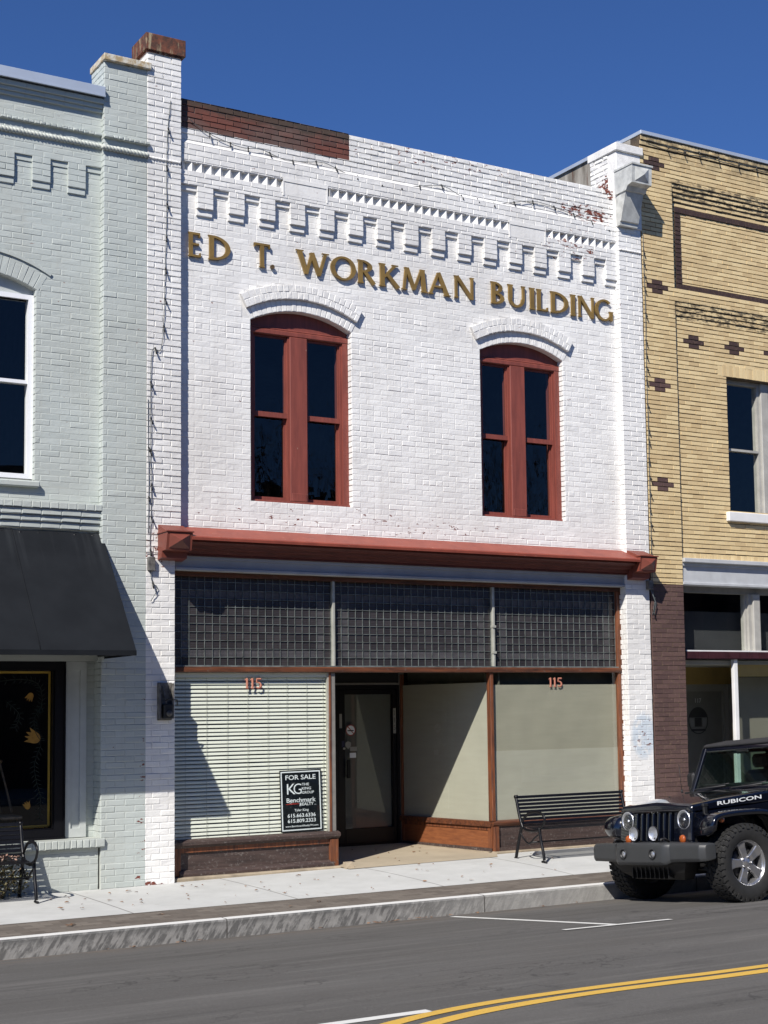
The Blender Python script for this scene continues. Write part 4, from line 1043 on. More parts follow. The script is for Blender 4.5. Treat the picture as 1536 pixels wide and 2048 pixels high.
# ground floor shop window
mb = MB()
mb.box(-.3, 5.39, 16.99, 17.10, 2.70, 2.80); mb.box(5.28, 5.39, 16.99, 17.10, .80, 2.70); mb.box(-.3, 5.28, 16.99, 17.10, .80, .90); mb.box(5.385, 5.40, 16.97, 17.0, .80, 2.80); mb.box(-.3, 5.40, 16.96, 17.05, .795, .815)
mb.box(5.262, 5.28, 17.02, 17.08, .90, 2.70); mb.box(-.3, 5.27, 17.02, 17.08, .90, .915)
sw = mb.build('shop_window', M['black_frame'], GB)
g = MB(); g.quad((-.3, 17.09, .90), (5.28, 17.09, .90), (5.28, 17.09, 2.70), (-.3, 17.09, 2.70)); g.build('pane', M['glass'], sw)
mb = MB(); f1 = front(17.088)
for a, b, c, d in ((-.2, 5.255, 2.665, 2.69), (5.23, 5.255, .935, 2.665), (-.2, 5.23, .93, .955)): mb.prism([(a, c), (b, c), (b, d), (a, d)], f1, .001, .003)
mb.build('gold_border', M['gold_line'], sw)
def tulip(cx, cz, r, rot, mb):
    P = []
    for i in range(13):
        a = math.pi + math.pi*i/12; P.append((r*.78*math.cos(a), r*math.sin(a)))
    P += [(r*.95, r*.95), (r*.45, r*.45), (r*.22, r*1.15), (-.02*r, r*.45), (-r*.35, r*1.1), (-r*.45, r*.4), (-r*1.0, r*.85)]
    c, s_ = math.cos(rot), math.sin(rot)
    # fan triangles keep the star shape
    Q = [(cx+x*c-z*s_, cz+x*s_+z*c) for x, z in P]
    for i in range(len(Q)): 
        q = [(cx, cz), Q[i], Q[(i+1) % len(Q)]]
        mb.add([f1(u, v, .002) for u, v in q], [(0, 1, 2)])
for a_ in ((5.02, 2.40, .05, R(150)), (5.06, 1.945, .088, R(65)), (5.0, 1.18, .046, R(20)), (4.2, 2.40, .05, R(200))):
    mb = MB(); tulip(*a_, mb); mb.build('painted_tulip', M['tulip'], sw)
mb = MB(); rg = random.Random(3)
for path in ([(5.12, 2.2), (5.16, 2.38), (5.10, 2.55), (4.9, 2.60), (4.5, 2.56), (4.2, 2.6)], [(5.16, 2.3), (5.07, 2.15), (5.09, 2.0), (5.15, 1.9)], [(5.15, 1.85), (5.08, 1.65), (5.1, 1.45), (5.15, 1.25), (5.14, 1.02)], [(4.75, 2.35), (4.9, 2.2), (4.85, 2.05)]):
    pts = smooth_line(path, 8)
    mb.tube([f1(u, v, .002) for u, v in pts], .0035, 4)
    for i in range(1, len(pts)-1, 2):
        t = Vector((pts[i+1][0]-pts[i-1][0], pts[i+1][1]-pts[i-1][1])).normalized(); nn = Vector((-t.y, t.x))
        for sd in (-1, 1):
            p = Vector(pts[i]); q = p + (nn*sd*.8+t*.6)*.07; m_ = (p+q)/2+nn*.008
            mb.add([f1(v.x, v.y, .0015) for v in (p, m_, q, (p+q)/2-nn*.006)], [(0, 1, 2, 3)])
mb.build('painted_vines', M['vine'], sw)
mb = MB(); put_text(mb, 'HOURS  OPEN  DAILY', 4.93, 1.10, .018, f1, 'RIGHT', .01) if False else None
mb = MB()
mb.box(5.405, 5.655, 17.03, 17.12, .80, 2.80); mb.box(5.405, 5.655, 17.012, 17.03, 2.70, 2.80); mb.box(5.405, 5.655, 17.012, 17.03, .80, .90); mb.box(5.405, 5.475, 17.012, 17.03, .90, 2.70); mb.box(5.58, 5.655, 17.012, 17.03, .90, 2.70)
mb.build('panelled_pilaster', M['gray_trim'], GB)
mb = MB(77); bricks(mb, front(17.045), .79, 2.82, full(5.655, 5.757), gc, .23, **kw); mb.box(5.655, 5.757, 17.048, 17.12, .79, 2.9, at); mb.box(-.55, 5.757, 16.95, 17.12, 2.80, 2.95, at); mb.build('return', M['gray_brick'], GB, recalc=False)
shell(-1.05, 6.26, 9.3, GB, M['interior'])
# awning
AW = thing('awning', (2.9, 16.9, 4.28), 'charcoal canvas shed awning over the grey building shopfront', 'awning')
mb = MB()
xa, xb = -.45, 5.79
zt, yt, zb2, yb2 = 4.285, 16.90, 2.875, 15.76
n = 26; m = 8; vs = []; fs = []
for i in range(n+1):
    x = xa+(xb-xa)*i/n
    for j in range(m+1):
        t = j/m; s_ = -.018*math.sin(math.pi*t)*(1-.3*math.cos(i*1.7)) + .006*math.sin(i*2.2)*(1-t)
        vs.append((x, yt+(yb2-yt)*t, zt+(zb2-zt)*t+s_))
for i in range(n):
    for j in range(m): fs.append((i*(m+1)+j, (i+1)*(m+1)+j, (i+1)*(m+1)+j+1, i*(m+1)+j+1))
mb.add(vs, fs, smooth=True); mb.build('canvas', M['awning'], AW)
for k in range(1, 6):
    x_ = xb-k*1.05; mb = MB(); P_ = [(x_, yt+(yb2-yt)*j/8, zt+(zb2-zt)*j/8-.018*math.sin(math.pi*j/8)*.7+.004) for j in range(9)]; mb.tube(P_, .006, 4); mb.build('seam', M['awning'], AW)
mb = MB(); mb.box(xa, xb, yb2-.012, yb2+.012, 2.822, 2.878); mb.build('valance', M['awning'], AW)
for x_ in (xa, xb):
    mb = MB(); mb.prism([(yt, zt-.01), (yb2, zb2-.01), (yb2, 2.825), (yt, 2.825)], lambda u, v, d: (d, u, v), x_-.004, x_+.004); mb.build('side_panel', M['awning'], AW)
mb = MB()
for x_ in (xb-.04, 2.7, xa+.04): mb.tube([(x_, yt, 2.86), (x_, yb2+.02, 2.85)], .012, 6); mb.tube([(x_, yt, zt-.05), (x_, yb2+.02, 2.87)], .012, 6)
mb.tube([(xa, yb2+.02, 2.86), (xb, yb2+.02, 2.86)], .012, 6)
for k in range(16):
    x_ = xb-.12-k*.21; mb.lathe([(.0, 0), (.017, 0), (.017, -.006), (.0, -.008)], (x_, 16.88, 4.245), 'y', 10)
mb.build('frame', M['iron'], AW)
# cane chair behind the grey shop window
CH = thing('cane_chair', (4.6, 17.55, .62), 'pale cane-backed chair standing inside the dark painted shop window', 'chair')
mb = MB()
for i, (xt, xbm) in enumerate(((4.52, 4.60), (4.62, 4.72), (4.72, 4.83), (4.83, 4.96), (4.42, 4.49))): mb.tube([(xt, 17.62, 1.66), (xt+(xbm-xt)*.5, 17.58, 1.38), (xbm, 17.55, 1.08)], .013, 6)
mb.tube([(4.36, 17.62, 1.70), (4.76, 17.62, 1.72), (4.86, 17.62, 1.66)], .018, 6); mb.build('backrest', M['cane'], CH)
mb = MB(); mb.box(4.38, 4.98, 17.18, 17.58, 1.02, 1.06, bev=.01); mb.build('seat', M['cane'], CH)
for x_, y_ in ((4.42, 17.24), (4.94, 17.24), (4.42, 17.54), (4.94, 17.54)):
    mb = MB(); mb.tube([(x_, y_, 1.03), (x_, y_, .62)], .016, 6); mb.build('leg', M['cane'], CH)
mb = MB(); mb.box(-.3, 5.6, 17.15, 18.3, .55, .62); mb.build('display_floor', M['interior'], GB)

# ================================================================== YELLOW BRICK BUILDING (right)
YB = thing('yellow_brick_building', (17.7, 16.8, .2), 'yellow brick building with dark brown brick diamonds, right of the white one', 'building')
yc, yl = .0667, .203
XR_ = 21.5
k0 = 5.405-yc/2
D_ = [(14.155, 5.405), (14.155, 5.405+22*yc), (14.155, 5.405+44*yc), (14.155, 5.405+72*yc)]
def dia(u, z):
    for cx, cz in D_ + [(14.873+.812*i, 5.405+33*yc) for i in range(8)]:
        dz = abs(z-cz); du = abs(u-cx)
        v_ = 1.0 if cz < 7.2 else 1.3
        if dz < yc*.4 and du < yl: return v_
        if yc*.6 < dz < yc*1.4 and du < yl*.5: return v_
    return 0
mb = MB(81)
ky = dict(joint=.013, proud=.009, ch=.0015, jit=.0006, vj=.4)
def yspan(z):
    if 8.341 < z < 9.984 or z < 8.178: return [(13.885, 14.484), (20.9, XR_)]
    return [(13.885, XR_)]
bricks(mb, front(16.80), 3.945, 10.45, yspan, yc, yl, uo=14.155, sp=dia, zref=k0, **ky)
mb.box(13.89, 14.483, 16.803, 17.2, 3.945, 10.6, at); mb.box(20.9, XR_, 16.803, 17.2, 3.945, 10.6, at); mb.box(14.483, 20.9, 16.803, 17.2, 9.984, 10.6, at); mb.box(14.483, 20.9, 16.803, 17.2, 8.178, 8.341, at)
mb.box(14.483, 20.9, 16.893, 17.2, 8.341, 9.984, at)
# corbelled courses under the coping
bricks(mb, front(16.785), 10.45, 10.52, full(13.885, XR_), .07, yl, zref=10.45, **ky); bricks(mb, front(16.765), 10.52, 10.59, full(13.885, XR_), .07, .067, zref=10.52, **ky)
mb.box(13.886, XR_, 16.787, 16.81, 10.45, 10.52, at); mb.box(13.886, XR_, 16.767, 16.81, 10.52, 10.59, at)
# upper panel: five courses stepping back, brown border, field
for i in range(5):
    zb_ = 9.984-(i+1)*yc; yy = 16.80+.018*(i+1)
    bricks(mb, front(yy), zb_, zb_+yc, full(14.484, 20.9), yc, yl, zref=zb_, par=i, sp=(lambda u, z: 0) if i else None, joint=.022, proud=.009, ch=.0015, jit=.0006, vj=.25)
    mb.box(14.484, 20.9, yy+.002, 16.895, zb_, zb_+yc, at)
PF = 16.89
bricks(mb, front(PF), 8.341, 9.65, full(14.515, 14.592), yc, yl, zref=k0, **ky); bricks(mb, front(PF-.004), 8.341, 9.984, full(14.484, 14.515), yc, yl, zref=k0, sp=lambda u, z: 2, **ky)
bricks(mb, front(PF-.018), 9.56, 9.65, full(14.592, 20.8), .09, .067, zref=9.56, sp=lambda u, z: 1.35, **ky); mb.box(14.592, 20.8, PF-.016, PF+.01, 9.56, 9.65, at)
bricks(mb, front(PF-.018), 8.365, 8.475, full(14.592, 20.8), .11, .067, zref=8.365, sp=lambda u, z: 1.35, **ky); mb.box(14.592, 20.8, PF-.016, PF+.01, 8.365, 8.475, at)
bricks(mb, front(PF-.018), 8.475, 9.56, full(14.592, 14.695), .067, .11, zref=8.475, sp=lambda u, z: 1.35, uo=14.592, **ky); mb.box(14.592, 14.695, PF-.016, PF+.01, 8.475, 9.56, at)
bricks(mb, front(PF), 8.475, 9.56, full(14.695, 20.8), yc, yl, zref=k0, **ky)
bricks(mb, front(PF), 8.341, 8.365, full(14.484, 20.9), .03, yl, zref=8.341, **ky)
# lower field with windows
for i in range(4):
    zb_ = 8.178-(i+1)*yc*1.05; yy = 16.80+.013*(i+1)
    bricks(mb, front(yy), zb_, zb_+yc*1.05, full(14.484, 20.9), yc*1.05, yl, zref=zb_, par=i, joint=.022, proud=.009, ch=.0015, jit=.0006, vj=.25); mb.box(14.484, 20.9, yy+.002, 16.87, zb_, zb_+yc*1.05, at)
YW = [(15.50, 17.25), (18.15, 19.90)]
PL = 16.852
def fspan(z):
    out = [(14.515, 20.9)]
    for a, b in YW:
        if 5.08 < z < 7.146: q = (a, b)
        elif 7.146 < z < 7.333: q = (a-.168, b+.168)
        else: continue
        p, r_ = out.pop(); out += [(p, q[0]), (q[1], r_)]
    return out
bricks(mb, front(PL), 4.432, 7.90, fspan, yc, yl, uo=14.873, sp=dia, zref=k0, par=1, **ky)
bricks(mb, front(PL), 4.345, 4.432, full(14.515, 20.9), .087, .067, zref=4.345, **ky)
bricks(mb, front(PL-.004), 4.345, 7.90, full(14.484, 14.515), yc, yl, zref=k0, sp=lambda u, z: 2, **ky)
for a, b in YW:
    bricks(mb, front(PL-.002), 7.146, 7.333, full(a-.168, b+.168), .187, .067, zref=7.146, uo=a, **ky)
    mb.box(a-.168, b+.168, PL+.004, 17.2, 7.146, 7.95, at)
    bricks(mb, lambda u, z, d, X=b: (X-d, u, z), 5.08, 7.146, full(PL, 17.0), yc, .1, zref=k0, **ky); bricks(mb, rightf(a), 5.08, 7.146, full(PL, 17.0), yc, .1, zref=k0, **ky)
for a, b in ((14.484, 15.495), (17.255, 18.145), (19.905, 20.95)): mb.box(a, b, PL+.003, 17.2, 4.3, 7.95, at)
mb.box(14.484, 20.95, PL+.004, 17.2, 4.30, 5.08, at); mb.box(14.484, 20.95, 16.87, 17.2, 7.34, 8.2, at)
mb.build('wall', M['yellow_brick'], YB, recalc=False)
mb = MB(82)
bricks(mb, front(16.80), .2, 3.945, full(13.885, 14.49), yc, yl, zref=k0, uo=14.155, sp=lambda u, z: 1, joint=.008, proud=.005, ch=.002); mb.box(13.89, 14.488, 16.804, 17.2, .1, 3.945, (.5, 0, 1))
bricks(mb, rightf(14.488), .2, 3.945, full(16.80, 17.15), yc, yl, zref=k0, sp=lambda u, z: 1, joint=.008, proud=.005, ch=.002)
mb.build('pier', M['yellow_brick'], YB, recalc=False)
mb = MB(); mb.box(13.875, XR_+.02, 16.735, 17.25, 10.60, 10.655, bev=.004); mb.box(13.85, 14.02, 17.25, 27, 10.60, 10.655); mb.build('coping', M['coping_metal'], YB)
def mat_stain():
    t = NT('stained_render'); n = t.noise(t.pos((2.5, 2.5, .5)), 2.2, 6, .65)
    c = t.mix(t.ramp(n, .35, .62), (.12, .105, .085), (.36, .34, .30)); c = t.mix(t.ramp(t.noise(t.pos((6, 6, .6)), 2, 4), .58, .66), c, (.10, .045, .03))
    return t.done(c, .9, t.bump(n, .4, .02))
M['stain'] = mat_stain()
mb = MB(); mb.box(13.885, 13.93, 17.0, 27, 9.0, 10.60); mb.build('side_wall', M['stain'], YB)
for a, b in YW:
    mb = MB(); mid = a+.875
    mb.box(a, a+.03, 16.99, 17.10, 5.08, 7.146); mb.box(b-.05, b, 16.96, 17.10, 5.08, 7.146); mb.box(mid-.08, mid+.08, 16.945, 17.10, 5.08, 7.146, bev=.01); mb.box(mid-.13, mid-.08, 16.985, 17.1, 5.08, 7.146)
    mb.box(a, b, 16.99, 17.1, 7.09, 7.146); mb.box(a, b, 16.985, 17.1, 5.08, 5.12); mb.box(a, mid-.13, 16.98, 17.08, 6.05, 6.085); mb.box(mid+.08, b-.05, 16.98, 17.08, 6.05, 6.085)
    wi = mb.build('window', M['dull_trim'], YB)
    for p, q in ((a+.03, mid-.13), (mid+.08, b-.05)):
        for za, zb_ in ((5.12, 6.05), (6.085, 7.09)):
            g = MB(); g.quad((p, 17.04, za), (q, 17.04, za), (q, 17.04, zb_), (p, 17.04, zb_)); g.build('pane', M['glass'], wi)
    mb = MB(); mb.box(a-.085, b+.085, 16.775, 17.06, 4.938, 5.078, bev=.008); mb.build('window_sill', M['white_trim'], YB)
mb = MB(); mb.box(14.485, 20.95, 16.74, 17.15, 4.282, 4.342, bev=.006); mb.box(14.49, 20.95, 16.80, 17.15, 4.235, 4.282); mb.box(14.50, 20.95, 16.825, 17.15, 3.995, 4.236); mb.box(14.49, 20.95, 16.785, 17.15, 3.952, 3.995, bev=.006); mb.build('fascia', M['beam_gray'], YB)
mb = MB(); mb.box(14.495, 20.95, 16.97, 17.1, 3.86, 3.952); mb.box(14.495, 14.60, 16.98, 17.1, 3.0, 3.86); tf = mb.build('transom_window', M['alu_gray'], YB)
for i, (p, q) in enumerate(((14.60, 15.90), (16.11, 17.5), (17.71, 19.1), (19.31, 20.9))):
    g = MB(); g.quad((p, 17.04, 2.99), (q, 17.04, 2.99), (q, 17.04, 3.86), (p, 17.04, 3.86)); g.build('pane', M['glass'], tf)
    if i: 
        m2 = MB(); m2.box(p-.14, p, 16.915, 17.1, 2.99, 3.86, bev=.01); m2.box(p-.20, p-.14, 16.96, 17.1, 2.99, 3.86); m2.box(p-.235, p-.20, 17.0, 17.1, 2.99, 3.86); m2.build('mullion', M['dull_trim'], tf)
mb = MB(); mb.box(14.60, 20.95, 16.90, 17.1, 2.985, 3.005); mb.build('transom_sill', M['white_trim'], YB)
mb = MB(83); bricks(mb, front(16.90), 2.875, 2.985, full(14.58, 20.95), .11, .203, zref=2.875, **ky); mb.box(14.49, 20.95, 16.905, 17.1, 2.875, 2.985, at); mb.build('band', M['maroon'], YB, recalc=False)
mb = MB(); mb.box(14.75, 20.9, 17.22, 17.23, 2.95, 3.60); mb.build('transom_blind', M['dim_shade'], YB)
mb = MB(); mb.box(14.49, 20.95, 17.05, 19.3, 2.80, 2.86); mb.build('soffit', M['decal_pale'], YB)
mb = MB(); mb.box(14.49, 16.95, 18.35, 18.5, 2.53, 2.80); mb.box(15.68, 20.9, 17.12, 17.16, 2.62, 2.80); mb.build('ochre_panel', M['ylw_soffit'], YB)
mb = MB(); mb.box(15.555, 15.63, 16.935, 17.0, .30, 2.875, bev=.004); mb.build('shopfront_post', M['white_trim'], YB)
mb = MB(); mb.quad((15.63, 16.98, .75), (20.9, 16.98, .75), (20.9, 16.98, 2.87), (15.63, 16.98, 2.87)); mb.quad((15.60, 17.0, .75), (16.75, 18.28, .75), (16.75, 18.28, 2.6), (15.60, 17.0, 2.6)); mb.build('display_window', M['glass'], YB)
mb = MB(84); bricks(mb, front(16.93), .2, .72, full(15.62, 20.9), yc, yl, zref=k0, sp=lambda u, z: 1, **ky); mb.box(15.62, 20.9, 16.935, 17.1, .2, .74, at); mb.build('bulkhead', M['yellow_brick'], YB, recalc=False)
mb = MB(); mb.box(16.05, 20.9, 17.5, 17.55, .3, 2.62); mb.build('display_back', M['shade_dim'], YB)
mb = MB(); mb.box(14.49, 15.2, 18.38, 18.5, .25, 2.53); mb.box(16.62, 16.95, 18.38, 18.5, .25, 2.53); mb.box(15.2, 16.62, 18.38, 18.5, 2.42, 2.53); mb.box(16.66, 16.74, 18.30, 18.38, .25, 2.53); mb.build('door_surround', M['decal_pale'], YB)
mb = MB(); mb.box(15.2, 16.62, 18.42, 18.48, .28, 2.42); yd = mb.build('door', M['door_gray'], YB)
fy = front(18.42)
mb = MB(); put_text(mb, '117', 16.13, 2.24, .07, fy, 'CENTER', .01, d=.003); mb.build('street_number', M['white_trim'], yd, recalc=False)
mb = MB()
for P in ring(16.12, 1.955, .205, .215, .014, .014, 0, 360, 32): mb.prism(P, fy, .002, .004)
mb.prism([(16.12+.19*math.cos(R(a)), 1.955+.20*math.sin(R(a))) for a in range(15, 166, 10)], fy, .002, .0035)
mb.box(16.05, 16.19, 18.416, 18.419, 1.86, 2.0); mb.box(15.97, 16.27, 18.416, 18.419, 1.79, 1.82)
mb.build('oval_emblem', M['decal_dark'], yd)
mb = MB(); mb.prism([(15.94, 1.99), (16.03, 1.99), (16.03, 1.86), (15.97, 1.86)], fy, .002, .003); mb.prism([(16.21, 1.99), (16.30, 1.99), (16.27, 1.86), (16.21, 1.86)], fy, .002, .003); mb.prism([(15.99, 1.845), (16.25, 1.845), (16.23, 1.83), (16.01, 1.83)], fy, .002, .003); mb.build('emblem_wings', M['decal_pale'], yd)
mb = MB(); mb.box(14.49, 16.9, 17.05, 18.5, .15, .30); mb.build('threshold', M['stone_base'], YB)
shell(13.95, XR_, 10.4, YB, M['interior'], zs=4.3)

# ================================================================== STREET FURNITURE
def bench(x0, y0, z0, L, label, grp='black slatted street benches'):
    T = thing('park_bench', (x0, y0, z0), label, 'bench', grp)
    P = lambda x, y, z: (x0+x, y0+y, z0+z)
    arm = [(.51, .48), (.43, .55), (.36, .595), (.29, .615), (.17, .63), (.08, .615), (.02, .585), (.0, .54), (.02, .49), (.06, .45), (.11, .42)]
    for xx in (0, L):
        mb = MB(); sm_ = smooth_line(arm, 5)
        mb.tube([P(xx, y, z) for y, z in sm_], .017, 8, flat=(1.1, .8))
        mb.build('armrest', M['iron'], T)
        mb = MB(); mb.tube([P(xx, y, z) for y, z in smooth_line([(.12, .43), (.10, .34), (.08, .25), (.04, .13), (.02, .03)], 5)], [.022]*4+[.019]*17, 8)
        mb.tube([P(xx, y, z) for y, z in [(-.03, .012), (.07, .012)]], .014, 8); mb.build('leg', M['iron'], T)
        mb = MB(); mb.tube([P(xx, y, z) for y, z in smooth_line([(.50, .44), (.55, .32), (.60, .18), (.645, .03)], 5)], .021, 8)
        mb.tube([P(xx, y, z) for y, z in [(.60, .012), (.68, .012)]], .014, 8); mb.build('leg', M['iron'], T)
        mb = MB(); mb.tube([P(xx, y, z) for y, z in smooth_line([(.48, .41), (.53, .50), (.575, .62), (.61, .74), (.63, .79)], 5)], .02, 8)
        mb.lathe([(0, -.02), (.024, -.02), (.024, .02), (0, .02)], P(xx, .625, .80), 'x', 14); mb.build('upright', M['iron'], T)
        mb = MB(); mb.tube([P(xx, y, z) for y, z in smooth_line([(.10, .405), (.25, .385), (.40, .39), (.52, .43)], 5)], .018, 8)
        mb.tube([P(xx, y, z) for y, z in smooth_line([(.10, .36), (.22, .30), (.34, .22), (.46, .27), (.55, .36)], 5)], .012, 6)
        mb.build('seat_rail', M['iron'], T)
    for i in range(8):
        t = i/7; y = .53+.085*t; z = .47+.325*t; mb = MB()
        a = R(14); c, s_ = math.cos(a), math.sin(a)
        mb.prism([(y-.004*c-.017*s_, z-.017*c+.004*s_), (y+.004*c-.017*s_, z-.017*c-.004*s_), (y+.004*c+.017*s_, z+.017*c-.004*s_), (y-.004*c+.017*s_, z+.017*c+.004*s_)], lambda u, v, d: (d, y0+u, z0+v), x0, x0+L)
        mb.build('back_slat', M['iron'], T)
    for i in range(8):
        y = .07+i*.06; z = .418-.02*math.sin(math.pi*i/7)+.004*i; mb = MB(); mb.box(x0, x0+L, y0+y-.02, y0+y+.02, z0+z-.004, z0+z+.004, bev=.002); mb.build('seat_slat', M['iron'], T)
    mb = MB(); mb.tube([P(0, .33, .235), P(L, .33, .235)], .010, 6); mb.build('brace', M['iron'], T)
    return T
bench(11.12, 15.66, .247, 1.72, 'black slatted iron bench in front of the right shop window beside the parked vehicle')
bench(3.08, 16.02, .215, 1.72, 'black slatted iron bench in front of the grey building with a shrub below')

# shrub in the space behind the left bench
def mat_leaf(name, a, b):
    t = NT(name); x = xyz(t, t.node('Attribute', attribute_name='bk').outputs['Vector']); return t.done(t.mix(x[0], a, b), .6)
M['leaf'] = mat_leaf('shrub_leaf', (.05, .055, .02), (.16, .13, .06)); M['leaf_pink'] = mat_leaf('shrub_blossom', (.26, .15, .11), (.38, .25, .19)); M['dry'] = mat_leaf('dry_leaf', (.12, .06, .03), (.26, .15, .08))
M['pot'] = simple('dark_pot', (.05, .045, .04), .8)
def leafcloud(mb, c, rad, n, size, rg):
    for i in range(n):
        while True:
            p = Vector((rg.uniform(-1, 1), rg.uniform(-1, 1), rg.uniform(-1, 1)))
            if .3 < p.length < 1: break
        p = Vector((c[0]+p.x*rad[0], c[1]+p.y*rad[1], c[2]+p.z*rad[2]))
        a = Vector((rg.uniform(-1, 1), rg.uniform(-1, 1), rg.uniform(-.5, 1))).normalized(); b = a.cross(Vector((rg.uniform(-1, 1), rg.uniform(-1, 1), 1))).normalized()
        s_ = size*rg.uniform(.6, 1.3)
        mb.add([p, p+a*s_*.5+b*s_*.25, p+a*s_, p+a*s_*.5-b*s_*.25], [(0, 1, 2, 3)], (rg.random(), 0, 0))
PLT = thing('potted_shrub', (4.55, 16.55, .22), 'low dry shrub with pale blooms growing under the left bench against the grey wall', 'plant')
rg = random.Random(5)
mb = MB(); leafcloud(mb, (4.50, 16.62, .42), (.42, .16, .22), 900, .05, rg); mb.build('foliage', M['leaf'], PLT, recalc=False)
mb = MB(); leafcloud(mb, (4.42, 16.50, .665), (.36, .12, .03), 260, .035, rg); mb.build('blossom', M['leaf_pink'], PLT, recalc=False)
mb = MB()
for i in range(14):
    a = rg.uniform(-.3, .3); mb.tube([(4.5+a*.3, 16.62, .22), (4.5+a, 16.62+rg.uniform(-.1, .1), .45+rg.uniform(0, .2))], .005, 4)
mb.build('stem', M['cane'], PLT)

# string lights
def lights(name, pts, y, label, every=.33, seed=1, hook=.06):
    rg = random.Random(seed); T = thing(name, (pts[0][0], y, pts[0][1]), label, 'string lights')
    P = [(x, y-rg.uniform(0, .012), z) for x, z in smooth_line(pts, 6)]
    mb = MB(); mb.tube(P, .0045, 5); mb.build('cable', M['cable'], T)
    d = 0
    for a, b in zip(P, P[1:]):
        d += (Vector(b)-Vector(a)).length
        if d > every:
            d = rg.uniform(-.05, .05); mb = MB()
            q = Vector(b); mb.tube([q, q+Vector((rg.uniform(-.01, .02), -.03, -hook))], [.008, .011], 6); mb.tube([q+Vector((0, -.0, .012)), q+Vector((.0, -.012, -.01))], .010, 6)
            mb.build('lamp_socket', M['socket'], T)
lights('string_lights', [(6.84, 9.46), (7.12, 9.32), (7.53, 9.23), (7.83, 9.25), (8.15, 9.18), (8.46, 9.21), (8.71, 9.24), (9.03, 9.16), (9.35, 9.15), (9.64, 9.12), (9.98, 9.15), (10.48, 9.25), (10.8, 9.16), (11.11, 9.16), (11.39, 9.15), (11.99, 9.29), (12.56, 9.24), (13.4, 9.1)], 16.87, 'thin cable of empty light sockets strung across the white parapet', .28, 2, .055)
lights('string_lights', [(6.58, 9.6), (6.55, 9.3), (6.53, 8.87), (6.53, 8.2), (6.52, 7.73), (6.50, 7.03), (6.48, 6.63), (6.44, 6.49), (6.34, 6.42), (6.335, 5.29), (6.345, 4.7), (6.33, 4.1), (6.35, 3.75), (6.42, 3.66), (6.34, 3.5)], 16.785, 'light socket cable running down the tall left white brick pilaster', .36, 3, .07)
lights('string_lights', [(6.30, 5.9), (6.315, 5.0), (6.31, 4.3)], 16.79, 'short doubled cable beside the left pilaster joint above the red cornice', .5, 6, .05)
lights('string_lights', [(13.90, 9.1), (13.905, 8.1), (13.90, 6.92), (13.90, 5.9), (13.895, 5.16), (13.90, 4.5), (13.90, 3.9), (13.93, 3.7), (13.89, 3.5)], 16.785, 'light socket cable down the joint between white pilaster and yellow brick', .17, 4, .06)
lights('string_lights', [(14.0, 10.53), (14.6, 10.50), (15.2, 10.53), (15.8, 10.50), (16.6, 10.53), (17.6, 10.5), (19, 10.52)], 16.755, 'light sockets hung along the top of the yellow parapet', .3, 5, .05)
# junction boxes at the cornice ends
BX = thing('junction_box', (6.36, 16.78, 3.93), 'small rusty electrical box under the left end of the red cornice', 'electrical box')
mb = MB(); mb.box(6.30, 6.38, 16.74, 16.80, 3.86, 4.02, bev=.006); mb.build('box', M['box_metal'], BX)
BX = thing('junction_box', (13.82, 16.78, 3.95), 'small grey electrical box under the right end of the red cornice', 'electrical box')
mb = MB(); mb.box(13.79, 13.87, 16.72, 16.80, 3.86, 3.99, bev=.006); mb.build('box', M['box_metal'], BX); mb = MB(); mb.tube([(13.83, 16.74, 3.86), (13.88, 16.73, 3.74), (13.93, 16.75, 3.66), (13.90, 16.76, 3.5)], .008, 5); mb.build('conduit', M['cable'], BX)
# battered metal fixture on the left pier
FX = thing('wall_fixture', (6.515, 16.79, 2.3), 'battered open metal fixture bolted to the left white brick pier', 'wall fixture')
mb = MB(); mb.box(6.425, 6.60, 16.775, 16.80, 2.11, 2.55, bev=.004); mb.box(6.425, 6.445, 16.72, 16.776, 2.13, 2.54); mb.box(6.58, 6.60, 16.70, 16.776, 2.13, 2.54); mb.build('back_plate', M['box_metal'], FX)
mb = MB(); mb.box(6.47, 6.585, 16.68, 16.774, 2.125, 2.30, bev=.012); mb.tube([(6.49, 16.70, 2.34), (6.52, 16.66, 2.36), (6.62, 16.66, 2.345), (6.63, 16.68, 2.28)], .008, 6); mb.build('housing', M['box_dark'], FX)
mb = MB(); mb.lathe([(0, -.02), (.03, -.02), (.036, 0), (.03, .02)], (6.53, 16.672, 2.19), 'y', 14); mb.tube([(6.48, 16.76, 2.5), (6.50, 16.73, 2.38), (6.52, 16.70, 2.25)], .007, 6); mb.tube([(6.57, 16.76, 2.5), (6.56, 16.73, 2.4)], .006, 6); mb.build('socket', M['box_metal'], FX)
ST = MB(9); ST.add([(8.83, 16.68, .245), (8.96, 16.67, .245), (8.99, 16.80, .25), (8.86, 16.84, .25), (8.845, 16.70, .315), (8.93, 16.685, .33), (8.96, 16.79, .325), (8.87, 16.82, .32)], [(0, 1, 5, 4), (1, 2, 6, 5), (2, 3, 7, 6), (3, 0, 4, 7), (4, 5, 6, 7)])
tag(ST.build('stone_lump', M['stone_base']), 'small pale broken concrete lump at the corner of the entry', 'stone')

